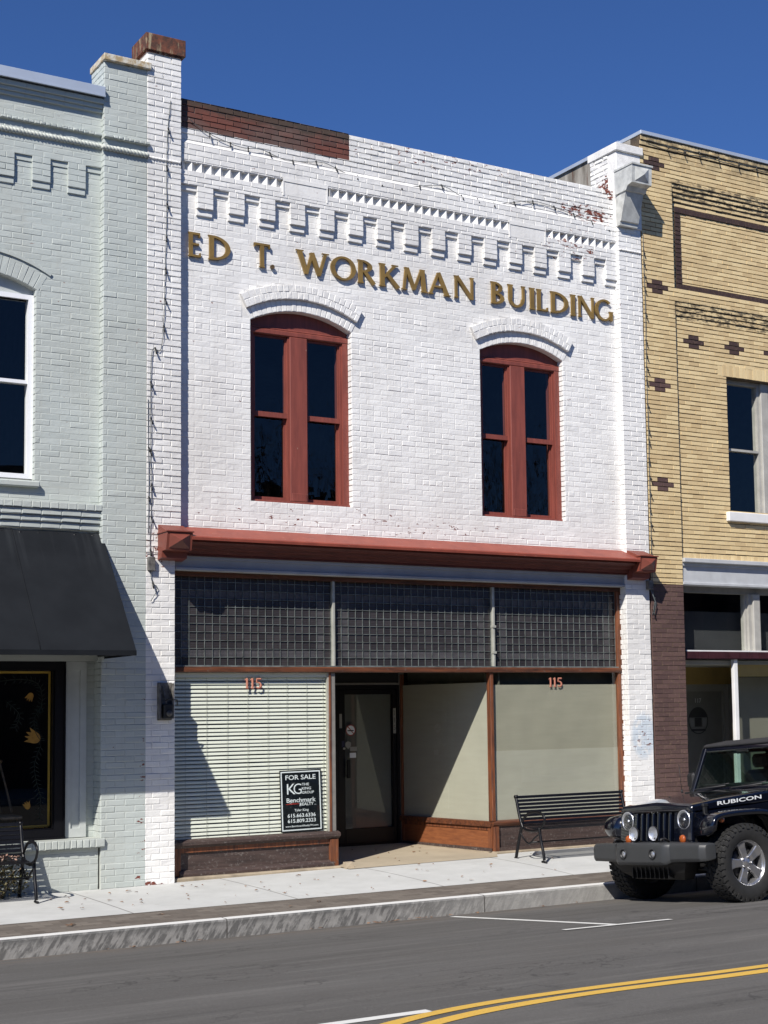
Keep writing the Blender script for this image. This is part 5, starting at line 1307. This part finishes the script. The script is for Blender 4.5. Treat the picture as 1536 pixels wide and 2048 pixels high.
# fallen leaves, each one its own
def leaf(x, y, z, s_, rg):
    mb = MB(); n = 7; a0 = rg.uniform(0, 6.28); vs = [(x, y, z+.006+.010*rg.random())]
    for i in range(n):
        a = a0+2*math.pi*i/n; r = s_*(.5+.5*rg.random())*(1.3 if i % 2 else .6)
        vs.append((x+r*math.cos(a), y+r*.8*math.sin(a), z+.004+.016*rg.random()))
    mb.add(vs, [(0, i+1, (i+1) % n+1) for i in range(n)], (rg.random(), 0, 0)); return mb.build('fallen_leaf', M['dry'], recalc=False)
rg = random.Random(12)
spots = [(rg.uniform(4.8, 11.6), rg.uniform(14.85, 16.5)) for _ in range(64)] + [(rg.uniform(9.0, 10.9), rg.uniform(16.75, 18.4)) for _ in range(14)]
for x, y in spots:
    z = swz(x, y) if y < 16.6 else .255+.022*(y-16.6)
    tag(leaf(x, y, z+.003, rg.choice([.016, .02, .026, .036]), rg), 'dry brown leaf lying on the pale pavement or in the entry', 'leaf', 'dry leaves on the pavement')
for x, y in [(4.6, 14.3), (4.65, 14.33), (7.3, 14.4), (6.9, 14.25), (5.6, 14.5)]:
    tag(leaf(x, y, .186, .04, rg), 'brown leaf on the brick paver band', 'leaf', 'leaves on the paver band')
for i in range(26):
    x = rg.choice([5.2, 7.4, 8.1, 9.0, 9.7, 8.4]) + rg.uniform(-.5, .5); y = 13.80 - abs(rg.gauss(0, .05))
    tag(leaf(x, y, roadz(y)+.004, rg.choice([.02, .03, .045]), rg), 'brown leaf caught in the gutter below the kerb', 'leaf', 'leaves in the gutter')


# ================================================================== PARKED OFF-ROADER
M['paint'] = NT('black_blue_car_paint').done((.0025, .0035, .008), .18, spec=.5, coat=1., Coat_Roughness=.03)
M['bumper'] = simple('dark_grey_bumper_plastic', (.036, .038, .040), .42, .06, 9, .15, 200)
M['rubber'] = simple('tyre_rubber', (.016, .016, .016), .75, .15, 20, .3)
M['tyre_text'] = simple('raised_white_letters', (.30, .30, .29), .7)
M['rim'] = simple('machined_alloy', (.50, .50, .51), .28, .04, 9, .03, metallic=.85)
M['hub'] = simple('dark_wheel_pocket', (.03, .03, .032), .5)
M['chrome'] = simple('lamp_chrome', (.86, .87, .90), .34, .03, 5, .6, 90, metallic=.9, bdist=.003)
M['lens'] = mat_glass('lamp_lens', (.95, .96, .97), wavy=.8, wscale=60, refl=1.5)
M['amber'] = NT('amber_lens').done((.30, .065, .008), .2, coat=1.)
M['black_trim'] = simple('black_trim', (.012, .012, .013), .5, .1, 20, .1)
M['softtop'] = simple('black_soft_top', (.018, .018, .02), .8, .1, 8, .3, 300)
M['decal'] = simple('silver_decal', (.62, .64, .66), .4, .02, bump=0)
M['seat'] = simple('grey_seat', (.06, .06, .06), .8)

JT = bpy.data.objects.new('parked_car', None); COL.objects.link(JT); JT['_local'] = 1
tag(JT, 'black boxy four-wheel-drive car with round headlamps and grey bumper parked at the kerb', 'car')
JT.matrix_world = Matrix.Translation((11.0, 12.73, .084)) @ Matrix.Rotation(R(-4.0), 4, 'X') @ Matrix.Rotation(math.pi, 4, 'Z')
# local axes: +x forward, +y driver side (to the street), z up; origin under the front axle
def loft(mb, secs, closed=True, cap=True, attr=None, smooth=False):
    n = len(secs[0]); vs = [p for s_ in secs for p in s_]; fs = []
    for i in range(len(secs)-1):
        for k in range(n if closed else n-1): fs.append((i*n+k, i*n+(k+1) % n, (i+1)*n+(k+1) % n, (i+1)*n+k))
    if cap and closed: fs += [tuple(range(n)), tuple((len(secs)-1)*n+k for k in range(n-1, -1, -1))]
    mb.add(vs, fs, attr, smooth)
def bevel(o, w=.012, seg=3):
    m = o.modifiers.new('b', 'BEVEL'); m.width = w; m.segments = seg; m.limit_method = 'ANGLE'; m.angle_limit = R(28)
    o.data.polygons.foreach_set('use_smooth', [True]*len(o.data.polygons)); o.data.update()
    a = o.modifiers.new('w', 'WEIGHTED_NORMAL'); a.keep_sharp = False
    return o
WBASE = -2.42
# body tub and cowl
mb = MB()
tub = [(-.60, 1.12), (-.56, .44), (-.62, .44), (-1.9, .44), (-2.0, .62), (-2.12, .80), (-2.45, .88), (-2.75, .80), (-2.86, .60), (-2.93, .52), (-3.02, .55), (-3.02, 1.08), (-.62, 1.13)]
mb.prism([(x, z) for x, z in tub], lambda u, v, d: (u, d, v), -.72, .72); body = bevel(mb.build('body', M['paint'], JT), .02)
# engine bay sides and grille shell
mb = MB()
def sec(x, hw, z0, z1, cr=.02): return [(x, -hw, z0), (x, hw, z0), (x, hw, z1-.02), (x, hw-.035, z1+.0), (x, 0, z1+cr), (x, -hw+.035, z1), (x, -hw, z1-.02)]
loft(mb, [sec(.40, .60, .60, .955), sec(-.32, .66, .60, 1.01), sec(-.60, .70, .60, 1.03)]); mb.build('engine_bay', M['paint'], body)
mb = MB()
loft(mb, [sec(.455, .585, .965, 1.012, .022), sec(.43, .60, .955, 1.035, .030), sec(.15, .625, .975, 1.075, .036), sec(-.25, .665, 1.00, 1.115, .036), sec(-.60, .70, 1.02, 1.145, .03)])
hood = bevel(mb.build('hood', M['paint'], JT), .014)
# grille plate with seven slots: built as bars round real openings
mb = MB()
GX = .455
def gx(z): return GX+.028-.045*(z-.62)/.38
def gplate(y0, y1, z0, z1, th=.05): loft(mb, [[(gx(z0)-th, y0, z0), (gx(z0), y0, z0), (gx(z0), y1, z0), (gx(z0)-th, y1, z0)], [(gx(z1)-th, y0, z1), (gx(z1), y0, z1), (gx(z1), y1, z1), (gx(z1)-th, y1, z1)]])
sw_ = .052; pitch = .094
gplate(-.60, .60, .955, .995); gplate(-.60, .60, .585, .655); gplate(-.60, -3.5*pitch+.021, .655, .955); gplate(3.5*pitch-.021, .60, .655, .955)
for k in range(6):
    yc_ = -2.5*pitch+k*pitch; gplate(yc_-(pitch-sw_)/2, yc_+(pitch-sw_)/2, .655, .955)
loft(mb, [[(gx(.995)-.05, -.60, .995), (gx(.995), -.60, .995), (gx(.995), .60, .995), (gx(.995)-.05, .60, .995)], [(gx(1.01)-.06, -.56, 1.015), (gx(1.01)-.02, -.56, 1.015), (gx(1.01)-.02, .56, 1.015), (gx(1.01)-.06, .56, 1.015)]])
gr_ = bevel(mb.build('grille', M['paint'], JT), .008, 2)
mb = MB(); mb.box(.38, .40, -.34, .34, .64, .96); mb.build('radiator', M['dark'], gr_)
mb = MB(); put_text(mb, 'Jeep', 0, .968, .034, lambda u, v, d: (gx(v)+d, -(-u) if False else u, v), 'CENTER', .02, d=.003, width=.14); mb.build('grille_badge', M['chrome'], gr_, recalc=False)
for sy in (-1, 1):
    y = .47*sy; z = .875; x = gx(z)
    mb = MB(); mb.lathe([(.104, -.01), (.104, .006), (.095, .012), (.088, .004), (.07, -.012), (.035, -.022), (0, -.025)], (x, y, z), 'x', 32); hl = mb.build('headlamp', M['chrome'], JT)
    mb = MB(); mb.lathe([(.089, .004), (.07, .016), (.04, .024), (0, .027)], (x, y, z), 'x', 28); mb.build('lens', M['lens'], hl)
    mb = MB(); mb.lathe([(.018, -.02), (.018, .0), (0, .004)], (x, y, z), 'x', 12); mb.build('bulb', M['chrome'], hl)
    mb = MB(); mb.lathe([(.106, -.03), (.112, -.01), (.112, .004), (.104, .008)], (x, y, z), 'x', 32); mb.build('headlamp_bezel', M['paint'], hl)
    y = .455*sy; z = .675; x = gx(z)
    mb = MB(); mb.lathe([(.046, -.01), (.044, .012), (.03, .022), (0, .026)], (x, y, z), 'x', 20); mb.build('turn_signal', M['amber'], JT)
    # fender: flat-topped wing over the wheel with a rolled edge
    path = [(.44, .70), (.455, .80), (.43, .88), (.36, .925), (.22, .945), (-.02, .955), (-.26, .95), (-.38, .92), (-.47, .84), (-.53, .72), (-.56, .60)]
    P = smooth_line(path, 4); mb = MB(); secs = []
    for i, (x_, z_) in enumerate(P):
        t = i/(len(P)-1); a_ = Vector((P[min(i+1, len(P)-1)][0]-P[max(i-1, 0)][0], P[min(i+1, len(P)-1)][1]-P[max(i-1, 0)][1])).normalized(); nx_, nz_ = a_.y, -a_.x
        # nx,nz points outward from the wheel
        if nx_*(x_)+nz_*(z_-.4) < 0: nx_, nz_ = -nx_, -nz_
        yo = .925-.10*max(0, 1-t*9)**2
        secs.append([(x_, .60*sy, z_), (x_+nx_*.006, (yo-.10)*sy, z_+nz_*.006), (x_, (yo-.02)*sy, z_-.004), (x_-nx_*.012, yo*sy, z_-nz_*.012), (x_-nx_*.055, yo*sy, z_-nz_*.055), (x_-nx_*.058, (yo-.02)*sy, z_-nz_*.058), (x_-nx_*.03, (yo-.05)*sy, z_-nz_*.03), (x_-nx_*.03, .60*sy, z_-nz_*.03)])
    loft(mb, secs, smooth=True); fe = mb.build('fender', M['paint'], JT)
    mb = MB(); mb.lathe([(.035, -.012), (.033, .010), (.02, .02), (0, .023)], (.30, .0, .0), 'y', 18)
    mb.v = [(v[0], .885*sy+v[1]*sy, v[2]+.865) for v in mb.v]; mb.build('side_marker', M['amber'], fe)
    # inner wheel well
    mb = MB(); mb.box(-.50, .42, .40*sy, .60*sy, .60, .94); mb.build('wheel_well', M['black_trim'], JT)
    # hood latch
    mb = MB(); hy = .617*sy; mb.box(.26, .31, (hy-.012), (hy+.018), .93, 1.02, bev=.006); mb.box(.25, .32, hy-.012, hy+.022, 1.00, 1.035, bev=.006); mb.box(.265, .305, hy-.01, hy+.03, .90, .935, bev=.006); mb.build('hood_latch', M['black_trim'], JT)
    # mirrors
    mb = MB(); mb.box(-.86, -.76, .80*sy-.07, .80*sy+.07, 1.20, 1.38, bev=.03); mb.tube([(-.80, .70*sy, 1.15), (-.80, .78*sy, 1.22)], .018, 8); mi_ = mb.build('wing_mirror', M['black_trim'], JT)
# bumper
mb = MB()
def bsec(x, y, z0, z1, d): return [(x-d, y, z0+.01), (x-.02, y, z0), (x, y, z0+.035), (x, y, z1-.055), (x-.012, y, z1-.02), (x-.04, y, z1), (x-d, y, z1)]
secs = [bsec(*a) for a in ((.53, -.955, .47, .625, .06), (.60, -.94, .455, .635, .12), (.645, -.88, .45, .64, .15), (.66, -.55, .445, .645, .17), (.665, -.45, .44, .645, .17), (.70, -.41, .42, .65, .20), (.72, -.36, .415, .65, .22), (.73, 0, .415, .65, .22), (.72, .36, .415, .65, .22), (.70, .41, .42, .65, .20), (.665, .45, .44, .645, .17), (.66, .55, .445, .645, .17), (.645, .88, .45, .64, .15), (.60, .94, .455, .635, .12), (.53, .955, .47, .625, .06))]
loft(mb, secs); bp = bevel(mb.build('bumper', M['bumper'], JT), .010, 2)
for sy in (-1, 1):
    y = .245*sy
    mb = MB(); mb.lathe([(.052, .0), (.052, .012), (.044, .010), (.040, -.02), (.036, -.03)], (.725, y, .535), 'x', 24); fo = mb.build('fog_lamp', M['black_trim'], JT)
    mb = MB(); mb.lathe([(.041, -.008), (.02, .002), (0, .006)], (.725, y, .535), 'x', 20); mb.build('lens', M['chrome'], fo)
    y = .165*sy
    mb = MB(); mb.lathe([(.0, -.05), (.05, -.045), (.076, -.015), (.08, .0), (.076, .008)], (.63, y, .745), 'x', 28); mb.tube([(.61, y, .64), (.61, y, .70)], .014, 8); dl = mb.build('driving_lamp', M['black_trim'], JT)
    mb = MB(); mb.lathe([(.075, .004), (.05, -.018), (.02, -.028), (0, -.03)], (.632, y, .745), 'x', 26); mb.build('reflector', M['chrome'], dl)
    mb = MB(); mb.lathe([(.075, .006), (.05, .014), (0, .018)], (.632, y, .745), 'x', 26); mb.build('lens', M['lens'], dl)
    mb = MB(); mb.lathe([(0, 0), (.012, .004), (.012, .012), (0, .016)], (.735, .50*sy if sy > 0 else -.32, .60), 'x', 10) if False else None
# tow hooks, air dam
mb = MB()
for y in (-.42, .36): mb.tube([(.58, y, .655), (.64, y, .69), (.69, y, .685), (.70, y, .665)], .013, 8)
mb.build('tow_hook', M['black_trim'], JT)
mb = MB(); loft(mb, [[(.60, -.62, .44), (.60, .62, .44), (.42, .60, .44), (.42, -.60, .44)], [(.54, -.52, .33), (.54, .52, .33), (.36, .50, .33), (.36, -.50, .33)], [(.44, -.40, .25), (.44, .40, .25), (.30, .38, .25), (.30, -.38, .25)]])
for k in range(9):
    y = -.30+k*.075; mb.box(.50, .575, y-.006, y+.006, .27, .42)
mb.build('air_dam', M['black_trim'], JT)
mb = MB(); mb.box(-2.9, .35, -.42, .42, .30, .46); mb.box(-.25, .25, -.62, .62, .33, .41); mb.box(-2.65, -2.2, -.62, .62, .33, .41); mb.build('chassis', M['black_trim'], JT)
mb = MB(); mb.tube([(.25, -.55, .37), (.25, .55, .35)], .018, 8); mb.tube([(0, -.62, .40), (0, .62, .40)], .035, 10); mb.build('front_axle', M['black_trim'], JT)
mb = MB(); mb.lathe([(0, -.2), (.035, -.2), (.035, .2), (0, .2)], (-.1, .5, .5), 'z', 10); mb.build('damper', M['chrome'], JT)
# windscreen
mb = MB()
w0, w1 = (-.66, 1.145), (-.88, 1.655)
def wp(t, y, off=0): return (w0[0]+(w1[0]-w0[0])*t+off, y*(1-.06*t), w0[1]+(w1[1]-w0[1])*t)
def wbar(t0, t1, ya, yb, th=.05):
    loft(mb, [[wp(t0, ya), wp(t0, yb), wp(t0, yb, -th), wp(t0, ya, -th)], [wp(t1, ya), wp(t1, yb), wp(t1, yb, -th), wp(t1, ya, -th)]])
wbar(0, 1, -.715, -.645); wbar(0, 1, .645, .715); wbar(0, .10, -.645, .645); wbar(.90, 1, -.645, .645)
ws = bevel(mb.build('windscreen_frame', M['paint'], JT), .012)
g = MB(); g.quad(wp(.10, -.645, -.02), wp(.10, .645, -.02), wp(.90, .645, -.02), wp(.90, -.645, -.02)); g.build('windscreen', M['glass_car'], ws)
mb = MB(); mb.tube([wp(.12, -.60, -.06), wp(.12, .60, -.06)], .03, 8); mb.box(-1.02, -.70, -.66, .66, 1.06, 1.16, bev=.03); mb.build('dashboard', M['black_trim'], JT)
for y0, y1 in ((-.55, -.05), (.05, .55)):
    mb = MB(); mb.tube([(-.60, y0, 1.165), (-.62, y0+.02, 1.185), wp(.13, y1-.05, .012)], .008, 6); mb.tube([wp(.12, y0+.12, .010), wp(.17, y1, .010)], .006, 5); mb.build('wiper', M['black_trim'], ws)
mb = MB(); mb.box(-.66, -.56, -.68, .68, 1.13, 1.160, bev=.008); mb.build('cowl', M['black_trim'], JT)
# rear-view mirror
mb = MB(); mb.box(-.90, -.87, -.10, .10, 1.56, 1.62, bev=.012); mb.build('rear_view_mirror', M['black_trim'], ws)
# roof, roll bar, rear
mb = MB(); loft(mb, [[(-.86, -.66, 1.65), (-.86, .66, 1.65), (-.87, .63, 1.69), (-.87, -.63, 1.69)], [(-1.2, -.66, 1.67), (-1.2, .66, 1.67), (-1.2, .62, 1.73), (-1.2, -.62, 1.73)], [(-2.5, -.66, 1.67), (-2.5, .66, 1.67), (-2.5, .62, 1.73), (-2.5, -.62, 1.73)], [(-2.98, -.64, 1.60), (-2.98, .64, 1.60), (-2.96, .60, 1.66), (-2.96, -.60, 1.66)]]); bevel(mb.build('roof', M['softtop'], JT), .02)
mb = MB()
for sy in (-1, 1): mb.tube(smooth_line3 if False else [(-1.75, .60*sy, 1.08), (-1.80, .58*sy, 1.55), (-1.82, .50*sy, 1.60)], .035, 8); mb.tube([(-.92, .58*sy, 1.60), (-1.82, .55*sy, 1.62)], .03, 8)
mb.tube([(-1.82, -.56, 1.60), (-1.82, .56, 1.60)], .035, 8); mb.build('roll_bar', M['black_trim'], JT)
for sy in (-1, 1):
    mb = MB(); mb.prism([(-1.90, 1.10), (-2.98, 1.08), (-2.96, 1.62), (-1.94, 1.67)], lambda u, v, d: (u, d, v), .655*sy, .685*sy); mb.build('rear_side_panel', M['softtop'], JT)
    mb = MB(); mb.prism([(-.76, 1.12), (-1.86, 1.12), (-1.86, .47), (-.68, .47)], lambda u, v, d: (u, d, v), .715*sy, .745*sy); dr = bevel(mb.build('side_door', M['paint'], JT), .02)
    mb = MB(); mb.box(-1.80, -1.66, .745*sy-.01, .745*sy+.025, .98, 1.01, bev=.006); mb.build('handle', M['black_trim'], dr)
    mb = MB(); mb.tube([(-.72, .70*sy, 1.14), (-.92, .67*sy, 1.64)], .022, 6); mb.tube([(-1.86, .70*sy, 1.12), (-1.90, .66*sy, 1.66)], .022, 6); mb.tube([(-.92, .67*sy, 1.645), (-1.90, .66*sy, 1.66)], .022, 6); mb.build('window_frame', M['softtop'], dr)
    g = MB(); g.quad((-.76, .70*sy, 1.13), (-1.86, .70*sy, 1.13), (-1.89, .665*sy, 1.64), (-.94, .665*sy, 1.64)); g.build('side_glass', M['glass_car'], dr)
    mb = MB(); mb.box(-1.5, -1.0, .33*sy-.24, .33*sy+.24, .75, .90, bev=.05); mb.box(-1.52, -1.38, .33*sy-.23, .33*sy+.23, .88, 1.38, bev=.05); mb.box(-1.50, -1.40, .33*sy-.12, .33*sy+.12, 1.40, 1.56, bev=.04); mb.build('front_seat', M['seat'], JT)
    path = [(-1.98, .60), (-2.02, .74), (-2.10, .88), (-2.25, .945), (-2.42, .955), (-2.62, .94), (-2.76, .87), (-2.84, .74), (-2.88, .62)]
    P = smooth_line(path, 3); mb = MB(); secs = []
    for x_, z_ in P:
        v = Vector((x_-WBASE, z_-.4)).normalized(); secs.append([(x_, .70*sy, z_), (x_, .90*sy, z_), (x_-v.x*.01, .925*sy, z_-v.y*.01), (x_-v.x*.05, .925*sy, z_-v.y*.05), (x_-v.x*.03, .70*sy, z_-v.y*.03)])
    loft(mb, secs); mb.build('rear_fender', M['black_trim'], JT)
    mb = MB(); mb.box(-3.06, -3.01, .60*sy-.06, .60*sy+.06, .78, .94, bev=.01); mb.build('tail_lamp', M['ink_red'], JT)
mb = MB(); mb.box(-3.16, -3.02, -.86, .86, .46, .60, bev=.03); mb.build('rear_bumper', M['bumper'], JT)
g = MB(); g.quad((-2.99, -.6, 1.12), (-2.99, .6, 1.12), (-2.97, .6, 1.58), (-2.97, -.6, 1.58)); g.build('rear_glass', M['glass_car'], JT)
# hood lettering on the side, driver side and passenger side
for sy in (-1, 1):
    mb = MB(); L0, L1 = .12, -.46
    def hm(u, v, d, sy=sy):
        x = (L0 + (L1-L0)*u) if sy > 0 else (L1 + (L0-L1)*u)
        fx = (.15-x)/.40; hw = .6265 + .0405*max(-.3, min(1.9, fx)) if x < .15 else .625
        return (x, (hw+.0035+d)*sy, 1.005+.040*(.15-x)/.5 + v)
    put_text(mb, 'RUBICON', 0, 0, .040, hm, 'LEFT', .02, d=.0015, width=1.0); mb.build('hood_lettering', M['decal'], hood, recalc=False)
mb = MB(); mb.tube([(-.50, -.64, 1.15), (-.50, -.65, 1.19)], .012, 8); mb.tube([(-.50, -.65, 1.19), (-.49, -.655, 1.48)], .0035, 5); mb.build('antenna', M['black_trim'], JT)
mb = MB()
for y in (-.30, .30): mb.lathe([(0, 0), (.012, 0), (.010, .012), (0, .014)], (-.02, y, 1.11), 'z', 10)
mb.build('washer_nozzle', M['black_trim'], hood)
# wheels
def wheel_parts():
    r, w_ = .403, .128
    t = MB(); prof = [(.235, -.11), (.25, -.122), (.32, -.132), (.365, -.128), (.388, -.115), (.398, -.09), (.398, .09), (.388, .115), (.365, .128), (.32, .132), (.25, .122), (.235, .11)]
    t.lathe(prof, (0, 0, 0), 'y', 56)
    rg = random.Random(2)
    for k in range(38):           # tread blocks, staggered rows and shoulder lugs
        for row, (ya, yb, sh) in enumerate(((-.118, -.072, 0), (-.062, -.014, .5), (-.006, .05, 0), (.056, .088, .5), (.088, .126, .1))):
            a0 = 2*math.pi*(k+sh)/38; a1 = a0+2*math.pi/38*.70; sk = .03*(1 if row % 2 else -1)
            r0, r1 = .392, (.409 if 0 < row < 4 else .406)
            q = []
            for rr in (r0, r1):
                for a, y in ((a0, ya), (a1, ya), (a1+sk, yb), (a0+sk, yb)): q.append((rr*math.cos(a), y, rr*math.sin(a)))
            t.add(q, [(4, 5, 6, 7), (0, 1, 5, 4), (1, 2, 6, 5), (2, 3, 7, 6), (3, 0, 4, 7)])
        if True:                  # lugs running down the outer sidewall
            for sd in (-1, 1):
                a0 = 2*math.pi*(k+.1)/38; a1 = a0+2*math.pi/38*(.62 if k % 2 else .42)
                q = []
                for rr, yy in ((.400, .118), (.350 if k % 2 else .368, .131)):
                    for dy in (0, .010): 
                        for a in (a0, a1): q.append((rr*math.cos(a), sd*(yy+dy), rr*math.sin(a)))
                t.add(q, [(2, 3, 7, 6), (0, 2, 6, 4), (1, 3, 7, 5), (0, 1, 3, 2), (4, 5, 7, 6)])
    rim = MB(); rim.lathe([(.236, .112), (.236, .098), (.222, .094), (.212, .08), (.206, .02), (.206, -.10), (.236, -.11)], (0, 0, 0), 'y', 56)
    hub = MB(); hub.lathe([(.206, -.01), (.06, -.01), (0, -.01)], (0, 0, 0), 'y', 40); hub.lathe([(.16, .0), (.16, .03), (.05, .03)], (0, 0, 0), 'y', 40)
    sp_ = MB()
    for k in range(5):
        a = 2*math.pi*k/5+R(90); ca, sa = math.cos(a), math.sin(a)
        def pt(rad, off, y): return (rad*ca-off*sa, y, rad*sa+off*ca)
        secs = []
        for rad, hw, y in ((.045, .040, .082), (.10, .040, .088), (.16, .046, .086), (.213, .060, .092)):
            secs.append([pt(rad, -hw, y-.035), pt(rad, -hw, y-.006), pt(rad, -hw+.010, y), pt(rad, hw-.010, y), pt(rad, hw, y-.006), pt(rad, hw, y-.035)])
        loft(sp_, secs)
        b = a+R(36); sp_.lathe([(.012, 0), (.012, .018), (.006, .022), (0, .022)], (.062*math.cos(b), .078, .062*math.sin(b)), 'y', 8)
    sp_.lathe([(.0, .094), (.032, .093), (.040, .086), (.075, .080), (.080, .05)], (0, 0, 0), 'y', 30)
    txt = MB()
    import itertools
    for i in range(34):
        if i % 17 > 10: continue
        a0 = 2*math.pi*i/34+.6; a1 = a0+.08
        q = [(rr*math.cos(a), .1325, rr*math.sin(a)) for rr, a in ((.288, a0), (.288, a1), (.318, a1), (.318, a0))]
        q2 = [(rr*math.cos(a), .1325, rr*math.sin(a)) for rr, a in ((.296, a0+.02), (.296, a1-.02), (.310, a1-.02), (.310, a0+.02))]
        txt.add(q+q2, [(0, 1, 5, 4), (1, 2, 6, 5), (2, 3, 7, 6), (3, 0, 4, 7)])
    return t, rim, hub, sp_, txt
wt, wr, wh, wsp, wtx = wheel_parts()
first = {}
for (x, sy) in ((0, 1), (0, -1), (WBASE, 1), (WBASE, -1)):
    W_ = bpy.data.objects.new('wheel', None)
    if not first:
        o = wt.build('wheel', M['rubber'], JT, recalc=False); first['w'] = o
        for nm, m_, mt in (('rim', wr, 'rim'), ('hub', wh, 'hub'), ('spokes', wsp, 'rim')):
            first[nm] = m_.build(nm, M[mt], o)
    else:
        o = first['w'].copy(); COL.objects.link(o); o.parent = JT
        for nm in ('rim', 'hub', 'spokes'):
            c = first[nm].copy(); COL.objects.link(c); c.parent = o
    bpy.data.objects.remove(W_)
    o.location = (x, .80*sy, .403); o.rotation_euler = (0, R(17), math.pi if sy < 0 else 0)
mb = MB(); mb.v = []; 
mb = MB(); mb.lathe([(.39, -.11), (.40, -.08), (.40, .08), (.39, .11), (.20, .12), (0, .12)], (-3.20, 0, .98), 'x', 40); mb.build('spare_wheel', M['rubber'], JT)

# ================================================================== ACROSS THE STREET (unseen blocks added against low sky light; trees mirrored in the glass)
M['far_brick'] = simple('far_brown_brick', (.16, .09, .07), .85, .2, 2, .3)
M['far_trim'] = simple('far_trim', (.30, .28, .25), .8, .1, 3)
M['bark'] = simple('grey_bark', (.09, .075, .06), .9, .25, 12, .6, 30)
for (a, b, h, lab) in ((-34, -12, 8.5, 'unseen long brown brick block at the far left, added to block low sky'), (-11.6, 4, 7.6, 'unseen brown brick block behind the photographer, added to block low sky'), (4.4, 22, 8.8, 'unseen brown brick block opposite the shopfront, added to block low sky'), (22.5, 48, 8.0, 'unseen long brown brick block at the far right, added to block low sky')):  # row added out of view to cut the horizon glow of the sky
    T = thing('sky_blocking_building', ((a+b)/2, -7, .2), lab, 'building')
    mb = MB(); mb.box(a, b, -16, -7, .1, h); mb.build('wall', M['far_brick'], T)
    mb = MB(); mb.box(a-.05, b+.05, -7.25, -6.9, h, h+.25); mb.box(a, b, -7.1, -6.95, 3.4, 3.8); mb.build('cornice', M['far_trim'], T)
    n = int((b-a)/3)
    for i in range(n):
        x = a+(i+.5)*(b-a)/n; mb = MB(); mb.box(x-.55, x+.55, -7.05, -6.97, 4.6, 6.6); mb.build('window', M['dark'], T)
def tree(x, y, h, seed, lab):
    rg = random.Random(seed); T = thing('bare_tree', (x, y, .2), lab, 'tree')
    tr = MB(); br = MB()
    def grow(p, d, L, r, lev):
        pts = [p]; q = p
        for i in range(4):
            d = (d+Vector((rg.uniform(-.16, .16), rg.uniform(-.16, .16), rg.uniform(-.02, .12)))).normalized(); q = q+d*L/4; pts.append(q)
        (tr if lev == 0 else br).tube(pts, [r*(1-.11*i) for i in range(5)], 6 if lev < 2 else 4, cap=False)
        if lev < 4:
            for i in range(rg.choice([3, 4]) if lev else 6):
                j = rg.choice([2, 3, 4]); a = rg.uniform(0, 6.28); s_ = Vector((math.cos(a), math.sin(a), .35)).normalized()
                grow(pts[j], (d*.6+s_*.8).normalized(), L*rg.uniform(.55, .75), r*.5, lev+1)
    grow(Vector((x, y, .2)), Vector((0, 0, 1)), h*.42, h*.022, 0)
    tr.build('trunk', M['bark'], T, recalc=False); br.build('crown', M['bark'], T, recalc=False)
tree(17.3, -2.6, 13.5, 4, 'bare spreading street tree across the road, reflected in the left upper window')
tree(26.0, -2.8, 12.0, 8, 'bare street tree across the road, farther right than its neighbour')
